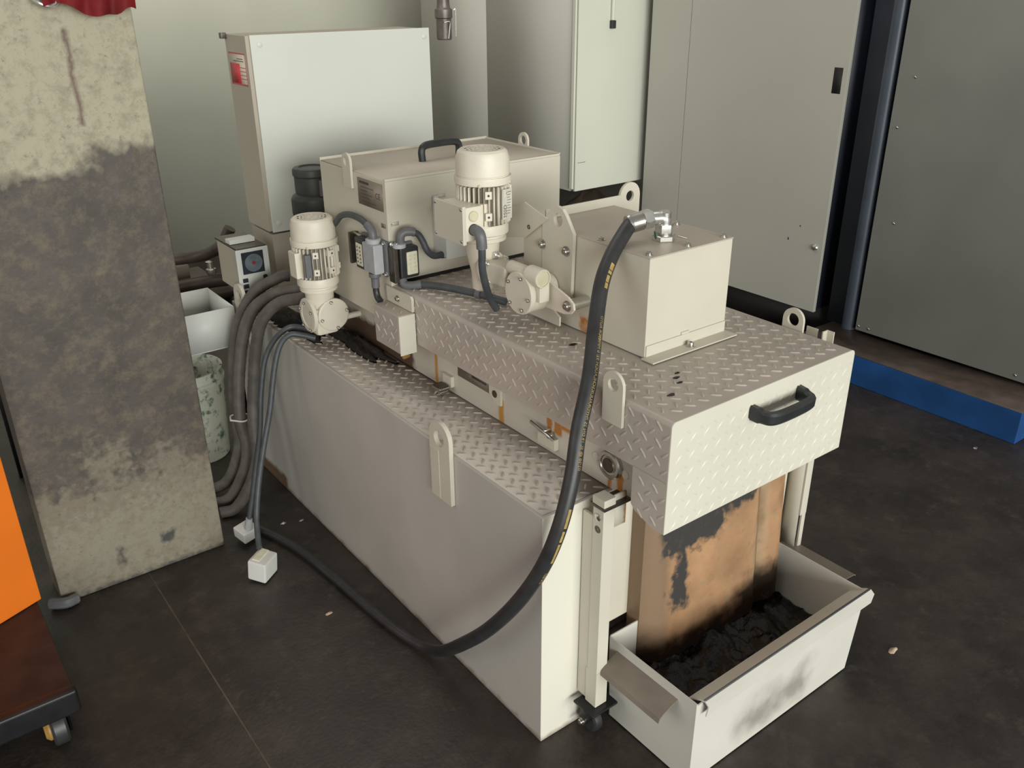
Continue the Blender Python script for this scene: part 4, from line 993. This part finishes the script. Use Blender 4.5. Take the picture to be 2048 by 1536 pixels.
# ================================================================== UPRIGHT CABINET behind the tank
uc = thing('switch_cabinet', 'upright pale grey switch cabinet behind the tank, screwed cover and red sticker on its side', 'cabinet', (0.515, 1.8, 0))
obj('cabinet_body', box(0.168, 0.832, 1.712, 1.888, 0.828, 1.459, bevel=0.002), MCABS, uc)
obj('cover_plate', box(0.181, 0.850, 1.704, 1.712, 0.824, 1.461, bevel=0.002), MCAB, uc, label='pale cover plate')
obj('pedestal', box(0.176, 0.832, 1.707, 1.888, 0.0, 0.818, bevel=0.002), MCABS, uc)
for (xx, zz) in ((0.212, 1.432), (0.828, 1.432), (0.205, 0.855), (0.828, 0.855)):
    obj('cover_screw', add_lathe(B(), (xx, 1.704, zz), -Y, [(0.0095, 0), (0.0095, .002), (0.006, .0035), (0, .0035)], 18), MCAB, uc)
obj('hinge_cap', box(0.150, 0.168, 1.868, 1.889, 1.445, 1.463, bevel=.002), MDARKST, uc)
st = obj('sticker', box(0.1668, 0.1682, 1.728, 1.868, 1.305, 1.405), MSTICK, uc, label='red and beige printed sticker')
st.location.z += 0
bm = B(); add_box(bm, 0.1662, 0.1669, 1.782, 1.863, 1.310, 1.372); obj('red_field', bm, MREDL, st)
bm = B(); add_box(bm, 0.1662, 0.1669, 1.729, 1.867, 1.4015, 1.405); add_box(bm, 0.1662, 0.1669, 1.728, 1.7305, 1.305, 1.405); add_box(bm, 0.1662, 0.1669, 1.729, 1.867, 1.305, 1.310)
for k in range(4): add_box(bm, 0.1662, 0.1669, 1.731, 1.781, 1.325+.0115*k, 1.327+.0115*k)
obj('red_lines', bm, MREDL, st)
bm = B(); add_box(bm, 0.1660, 0.1669, 1.75, 1.80, 1.386, 1.388); add_box(bm, 0.1660, 0.1669, 1.745, 1.83, 1.379, 1.381)
obj('sticker_lettering', bm, MINK, st)

# dark pump behind the magnet box
pu = thing('coolant_pump', 'dark round-topped pump between the switch cabinet and the magnet box', 'pump', (0.225, 1.45, H))
obj('pump_head', add_lathe(B(), (0.229, 1.45, 1.000), Z, [(0.054, 0), (0.056, .01), (0.056, .055), (0.060, .060), (0.060, .075), (0.056, .082), (0.040, .084), (0.038, .080), (0, .080)], 32), MPUMP, pu)
obj('pump_neck', add_lathe(B(), (0.229, 1.45, 0.93), Z, [(0.070, 0), (0.072, .008), (0.072, .055), (0.066, .065), (0.055, .072)], 32), MPUMP, pu)
obj('pump_column', add_cyl(B(), (0.229, 1.45, H), (0.229, 1.45, 0.93), 0.064, 28), MPUMP, pu)
obj('pump_rib', box(0.224, 0.240, 1.384, 1.396, 1.00, 1.05, bevel=.002), MGLAND, pu)

# gauge / controller unit
gu = thing('level_controller', 'small box instrument with round dial window, standing at the far end of the tank', 'instrument', (0.055, 1.68, H))
obj('case', box(0.008, 0.105, 1.604, 1.79, 0.664, 0.812, bevel=0.003), MCABS, gu)
fc = obj('face_panel', box(0.001, 0.112, 1.596, 1.604, 0.660, 0.816, bevel=0.003), MWHITE, gu, label='silver grey face panel')
obj('dial_window', box(0.017, 0.092, 1.5935, 1.596, 0.732, 0.806, bevel=0.001), MGLASS, fc)
obj('dial_ring', add_lathe(B(), (0.056, 1.5936, 0.768), -Y, [(0.030, 0), (0.030, .0015), (0.023, .0015), (0.023, .0005), (0.018, .0005), (0.018, .002), (0.010, .0022), (0.010, .0005)], 30), MDIALG, fc)
obj('dial_knob', add_lathe(B(), (0.056, 1.5934, 0.768), -Y, [(0.0055, 0), (0.0055, .004), (0, .0045)], 14), MRED, fc, label='red dial centre')
for zz in (0.712, 0.692, 0.671): obj('slide_switch', box(0.012, 0.030, 1.5925, 1.596, zz-.007, zz+.007, bevel=.001), MPLAST, fc)
for zz in (0.714, 0.678): obj('push_button', add_lathe(B(), (0.090, 1.596, zz), -Y, [(0.0075, 0), (0.0075, .004), (0, .005)], 16), MPLAST, fc)
obj('top_cover', box(0.006, 0.108, 1.60, 1.80, 0.812, 0.820, bevel=.002), MDARKST, gu)
obj('top_strip', box(0.008, 0.095, 1.66, 1.70, 0.821, 0.835, bevel=.001), MWHITE, gu, label='white strip on top')
obj('mounting_foot', box(0.03, 0.09, 1.61, 1.68, H+.001, 0.661), MDARKST, gu)

# white open bin hung at the tank end
wb = thing('storage_bin', 'white open-topped sheet bin hanging beside the far end of the tank', 'bin', (-0.085, 1.68, 0.5))
wx0, wx1, wy0, wy1, wz0, wz1 = -0.20, -0.026, 1.61, 1.86, 0.492, 0.628
for nm, a in (('front_panel', (wx0, wx1, wy0, wy0+.003, wz0, wz1)), ('rear_panel', (wx0, wx1, wy1-.003, wy1, wz0, wz1)), ('side_panel', (wx0, wx0+.003, wy0+.003, wy1-.003, wz0, wz1)), ('side_panel', (wx1-.003, wx1, wy0+.003, wy1-.003, wz0, wz1)), ('bin_floor', (wx0, wx1, wy0, wy1, wz0-.003, wz0))):
    obj(nm, box(*a), MWHITE, wb)
obj('bin_hook', box(wx1, -0.0005, 1.68, 1.82, 0.560, 0.572, bevel=.001), MDARKST, wb)

# bucket
bk = thing('paint_bucket', 'paint-stained white plastic bucket on the floor behind the worn slab', 'bucket', (-0.13, 1.83, 0))
bcx, bcy = -0.150, 1.86
obj('bucket_body', add_lathe(B(), (bcx, bcy, 0.0), Z, [(0.0, 0), (0.105, 0), (0.108, .004), (0.125, .30), (0.130, .302), (0.130, .315), (0.125, .318), (0.122, .345), (0.127, .347), (0.127, .352), (0.119, .352), (0.119, .32), (0.103, .008), (0, .008)], 40, capped=False), MBUCK, bk)
obj('bucket_liquid', add_lathe(B(), (bcx, bcy, 0.20), Z, [(0.0, 0), (0.1125, 0), (0.1125, .004), (0, .004)], 30, capped=False), MLEDGE, bk)
tag(obj('background_pipe', tube([(-0.60, 2.30, 0.66), (-0.2, 2.2, 0.665), (0.02, 2.12, 0.67), (0.09, 2.02, 0.72), (0.13, 1.99, 0.79)], 0.022, 12), MPIPE), 'dark brown hose entering behind the instrument box from the left', 'hose')
tag(obj('background_pipe', tube([(-0.60, 2.12, 0.56), (-0.25, 2.12, 0.565), (0.0, 2.06, 0.585), (0.10, 2.0, 0.60)], 0.026, 12), MPIPE), 'lower brown pipe behind the white bin', 'hose')
sf = thing('pipe_stand', 'dark low steel stand carrying the brown pipes behind the bucket', 'stand', (-0.2, 2.2, 0))
obj('stand_top', box(-0.75, 0.13, 2.05, 2.45, 0.51, 0.533), MPIPE, sf)
for a in (-0.73, 0.10): obj('leg', box(a, a+.03, 2.07, 2.10, 0, 0.51), MBLACKST, sf)
obj('shelf_block', box(-0.35, 0.02, 2.2, 2.3, 0.535, 0.62), MLEDGE, sf)
tag(obj('hose_coupling', add_lathe(B(), (0.04, 2.00, 0.628), Z, [(0.014, 0), (0.018, .008), (0.018, .022), (0.012, .026), (0.012, .045), (0.016, .05), (0, .055)], 16), MSTEEL), 'shiny metal coupling on the lower brown pipe', 'coupling')

# ================================================================== WORN SLAB on the left, orange machine and cart
slab = thing('machine_column', 'tall worn slab column, pale crust above and dark oily middle, at the left', 'column', (-0.53, 1.28, 0))
obj('slab', box(-0.772, -0.296, 1.220, 1.345, 0.0, 2.1, bevel=0.006), MSLAB, slab)
bm = B(); add_tube(bm, [(-0.80, 1.22, 0.018), (-0.765, 1.195, 0.020), (-0.735, 1.205, 0.016)], 0.016, 10, 5)
obj('foot_clamp', bm, MGLAND, slab)
om = thing('orange_machine', 'flat orange machine panel standing behind the cart at the left edge', 'machine', (-1.1, 1.2, 0))
d_ = V((-0.093, -0.040, 0)).normalized(); n_ = V((-d_.y, d_.x, 0))
p0 = V((-0.826, 1.070, 0.142)); 
if n_.y < 0: n_ = -n_
add = B(); add_prism(add, [p0, p0+d_*0.6, p0+d_*0.6+n_*.05, p0+n_*.05], (0, 0, 0.75), bevel=.004)
obj('orange_panel', add, MORANGE, om)
ct = thing('flat_trolley', 'low trolley with rusty brown deck and black steel rim, bottom left corner', 'trolley', (-1.1, 0.9, 0))
obj('deck', box(-1.5, -0.838, 0.672, 1.30, 0.122, 0.140, bevel=.003), MRUSTD, ct)
obj('front_rim', box(-1.5, -0.834, 0.640, 0.672, 0.098, 0.162, bevel=.008), MBLACKST, ct, label='black steel rim')
for xx in (-0.905, -1.35):
    wl = obj('caster_wheel', add_lathe(B(), (xx, 0.695, 0.047), X, [(0.020, 0), (0.043, .001), (0.047, .006), (0.047, .030), (0.043, .035), (0.020, .036)], 30), MRUBBER, ct)
    obj('wheel_hub', add_lathe(B(), (xx-.012, 0.695, 0.047), X, [(0.0, 0), (0.022, 0), (0.030, .008), (0.030, .0125), (0, .0125)], 22, capped=False), MYEL, wl, label='ochre hub')
    bm = B(); add_box(bm, xx+.038, xx+.044, 0.675, 0.715, 0.03, 0.122); add_box(bm, xx-.02, xx+.05, 0.670, 0.73, 0.112, 0.122)
    obj('wheel_fork', bm, MBLACKST, ct)
bm = B()
for k in range(3): pass
rag = thing('red_rag', 'dark red cloth hanging in front of the worn slab at the top left', 'cloth', (-0.38, 1.2, 1.55))
bm = B(); nu, nv = 26, 12; gr = []
for i in range(nu+1):
    row = []
    for j in range(nv+1):
        u = i/nu; v = j/nv; x_ = -0.50+0.205*u
        bot = 1.553+0.012*math.sin(u*9)-0.014*math.exp(-((u-.78)/.09)**2)+.014*(1-u)**2
        z_ = 1.68-(1.68-bot)*v; y_ = 1.196-0.020*abs(math.sin(u*11+v*1.5))-0.010*v
        row.append(bm.verts.new((x_, y_, z_)))
    gr.append(row)
for i in range(nu):
    for j in range(nv): bm.faces.new((gr[i][j], gr[i+1][j], gr[i+1][j+1], gr[i][j+1]))
r_ = bmesh.ops.solidify(bm, geom=list(bm.faces), thickness=0.004)
obj('cloth', bm, MRED, rag, sharp=80)
obj('hanging_rail', add_cyl(B(), (-0.62, 1.185, 1.69), (-0.28, 1.185, 1.69), 0.007, 12), MSTEEL, rag)
tag(obj('metal_hook', tube([(-0.515, 1.213, 1.60), (-0.512, 1.195, 1.585), (-0.495, 1.185, 1.572), (-0.475, 1.187, 1.570), (-0.46, 1.195, 1.585), (-0.46, 1.213, 1.60)], 0.006, 10, 5), MZINC), 'small bright metal hook left of the red cloth', 'hook')

# ================================================================== BIG GREY MACHINE (right of centre)
bg = thing('machine_enclosure', 'tall grey machine enclosure panel with a black slot and a lock bolt', 'machine', (2.75, 1.7, 0))
obj('main_panel', box(2.570, 2.590, 1.110, 2.018-.0015, 0.159, 2.20, bevel=0.0015), MGREYP, bg)
obj('narrow_panel', box(2.570, 2.590, 2.018+.0015, 2.284, 0.159, 2.20, bevel=0.0015), MGREYP, bg)
obj('inner_frame', box(2.592, 3.10, 1.13, 2.284, 0.159, 2.18), MNAVY, bg)
obj('plinth', box(2.64, 3.10, 1.12, 2.27, 0.0, 0.158), MSLOT, bg)
obj('recess', box(2.5695, 2.572, 1.135, 1.178, 1.155, 1.262), MSLOT, bg, label='black slot')
lb = obj('lock_bolt', add_lathe(B(), (2.570, 1.149, 0.470), -X, [(0.016, 0), (0.016, .004), (0.012, .010), (0.006, .012), (0, .012)], 20), MZINC, bg)
bm = B()
for (yy, zz, hh) in ((1.30, 0.475, .012), (1.243, 0.55, .007)): add_box(bm, 2.5692, 2.5702, yy-.003, yy+.003, zz, zz+hh)
objs('paint_chip', bm, MDARKST, bg)
# cabinet behind with the pale door
rc = thing('control_cabinet', 'pale-doored control cabinet behind, a rod handle hanging down its door', 'cabinet', (2.5, 3.0, 0))
obj('side_panel', box(2.112, 2.127, 2.372, 3.108, 0.587, 2.2), MGREYP, rc)
obj('side_panel', box(2.112, 2.127, 3.112, 3.790, 0.587, 2.2), MGREYP, rc)
obj('carcass', box(2.129, 2.90, 2.372, 3.790, 0.60, 2.19), MGREYP, rc)
dr_ = obj('door_panel', box(2.121, 2.720, 2.343, 2.361, 0.587, 2.2, bevel=.003), MLIGHTP, rc, label='pale door')
obj('door_edge', box(2.105, 2.117, 2.350, 2.371, 0.600, 2.2, bevel=.001), MLIGHTP, rc)
obj('door_gap', box(2.117, 2.720, 2.361, 2.372, 0.595, 2.2), MSLOT, rc)
rod = obj('rod_handle', add_cyl(B(), (2.341, 2.334, 1.425), (2.341, 2.334, 1.75), 0.0095, 14), MLIGHTP, dr_)
obj('rod_tip', box(2.328, 2.355, 2.322, 2.343, 1.385, 1.424, bevel=.003), MPLAST, dr_, label='black rod tip')
obj('door_scratch', box(2.135, 2.19, 2.3422, 2.3432, 0.735, 0.737), MDARKST, dr_)
for (xx, yy) in ((2.14, 3.70), (2.80, 3.70), (2.80, 2.42)):
    obj('stand_leg', box(xx, xx+.06, yy, yy+.06, 0, 0.60), MBLACKST, rc)
obj('stand_apron', box(2.13, 2.86, 3.72, 3.75, 0.0, 0.60), MSLOT, rc)
tag(blob('dark_sack', 2.66, 2.86, 0.30, 0.24, 0.50, 0.0, MBROWN, 4.2, jag=.35, ns=6), 'dark brown lumpy sack on the floor under the pale-doored cabinet', 'sack')
# nozzle pipe hanging in front of the far panels
nz = thing('hose_nozzle', 'dark nozzle pipe hanging from above in front of the far cabinet side', 'nozzle', (1.63, 2.8, 1.34))
obj('nozzle_body', add_lathe(B(), (1.629, 2.801, 1.341), Z, [(0.034, 0), (0.038, .008), (0.038, .098), (0.044, .102), (0.044, .140), (0.034, .149), (0.031, .17), (0.031, .55)], 24), MNOZ, nz)
obj('nozzle_wire', tube([(1.604, 2.760, 1.424), (1.630, 2.756, 1.428), (1.637, 2.756, 1.416), (1.627, 2.758, 1.348)], 0.0025, 6, 5), MZINC, nz)
obj('nozzle_wire', tube([(1.666, 2.767, 1.479), (1.676, 2.765, 1.475), (1.676, 2.767, 1.356)], 0.003, 6, 5), MZINC, nz)

# ================================================================== BLUE MACHINE (right)
bl = thing('sheet_clad_machine', 'dark grey sheet-clad machine at the right on a bright blue base beam', 'machine', (2.9, 0.5, 0))
obj('base_beam', box(2.320, 2.60, 0.012, 1.02, 0.0, 0.132, bevel=.004), MBLUE, bl, label='bright blue base beam')
obj('beam_dirt', box(2.3205, 2.60, 0.0125, 1.019, 0.1318, 0.1338), MPIPE, bl, label='brown oily dirt on the beam')
obj('side_sheet', box(2.560, 2.600, -0.02, 0.875, 0.147, 2.2, bevel=.002), MSLATE, bl, label='dull grey metal sheet')
obj('carcass', box(2.602, 3.6, -0.02, 1.05, 0.134, 2.2), MNAVY, bl)
obj('corner_post', add_lathe(B(), (2.585, 0.925, 0.134), Z, [(0.030, 0), (0.030, 2.06)], 20), MNAVYP, bl, label='round blue-grey corner post')
obj('end_post', box(2.560, 2.600, -0.06, -0.022, 0.134, 2.2, bevel=.002), MBOX, bl)
bm = B()
for (yy, zz) in ((0.80, 1.25), (0.84, 1.05), (0.78, 0.66), (0.86, 0.168), (0.81, 0.168), (0.16, 0.17)):
    add_lathe(bm, (2.560, yy, zz), -X, [(0.006, 0), (0.005, .003), (0, .004)], 10)
objs('sheet_rivet', bm, MSTEEL, bl)
# litter on the floor
for i, (x_, y_, r_, m_) in enumerate(((0.93, -0.33, .013, MPAPER), (-0.186, 0.719, .009, MPAPER), (-0.10, 1.22, .007, MZINC), (2.18, 0.09, .010, MZINC), (-0.045, 1.20, .006, MZINC))):
    labs = ['crumpled scrap of pale paper on the floor right of the tray', 'small pale scrap on the floor left of the tank', 'shiny chip on the floor behind the hanging plugs', 'shiny chip on the floor in front of the blue beam end', 'tiny shiny chip beside the tank foot']
    bb_ = blob('litter_scrap', x_, y_, r_*1.5, r_*.8, r_*.5, 0.0, m_, i*3.7, n=9, jag=1.0)
    tag(bb_, labs[i], 'litter')
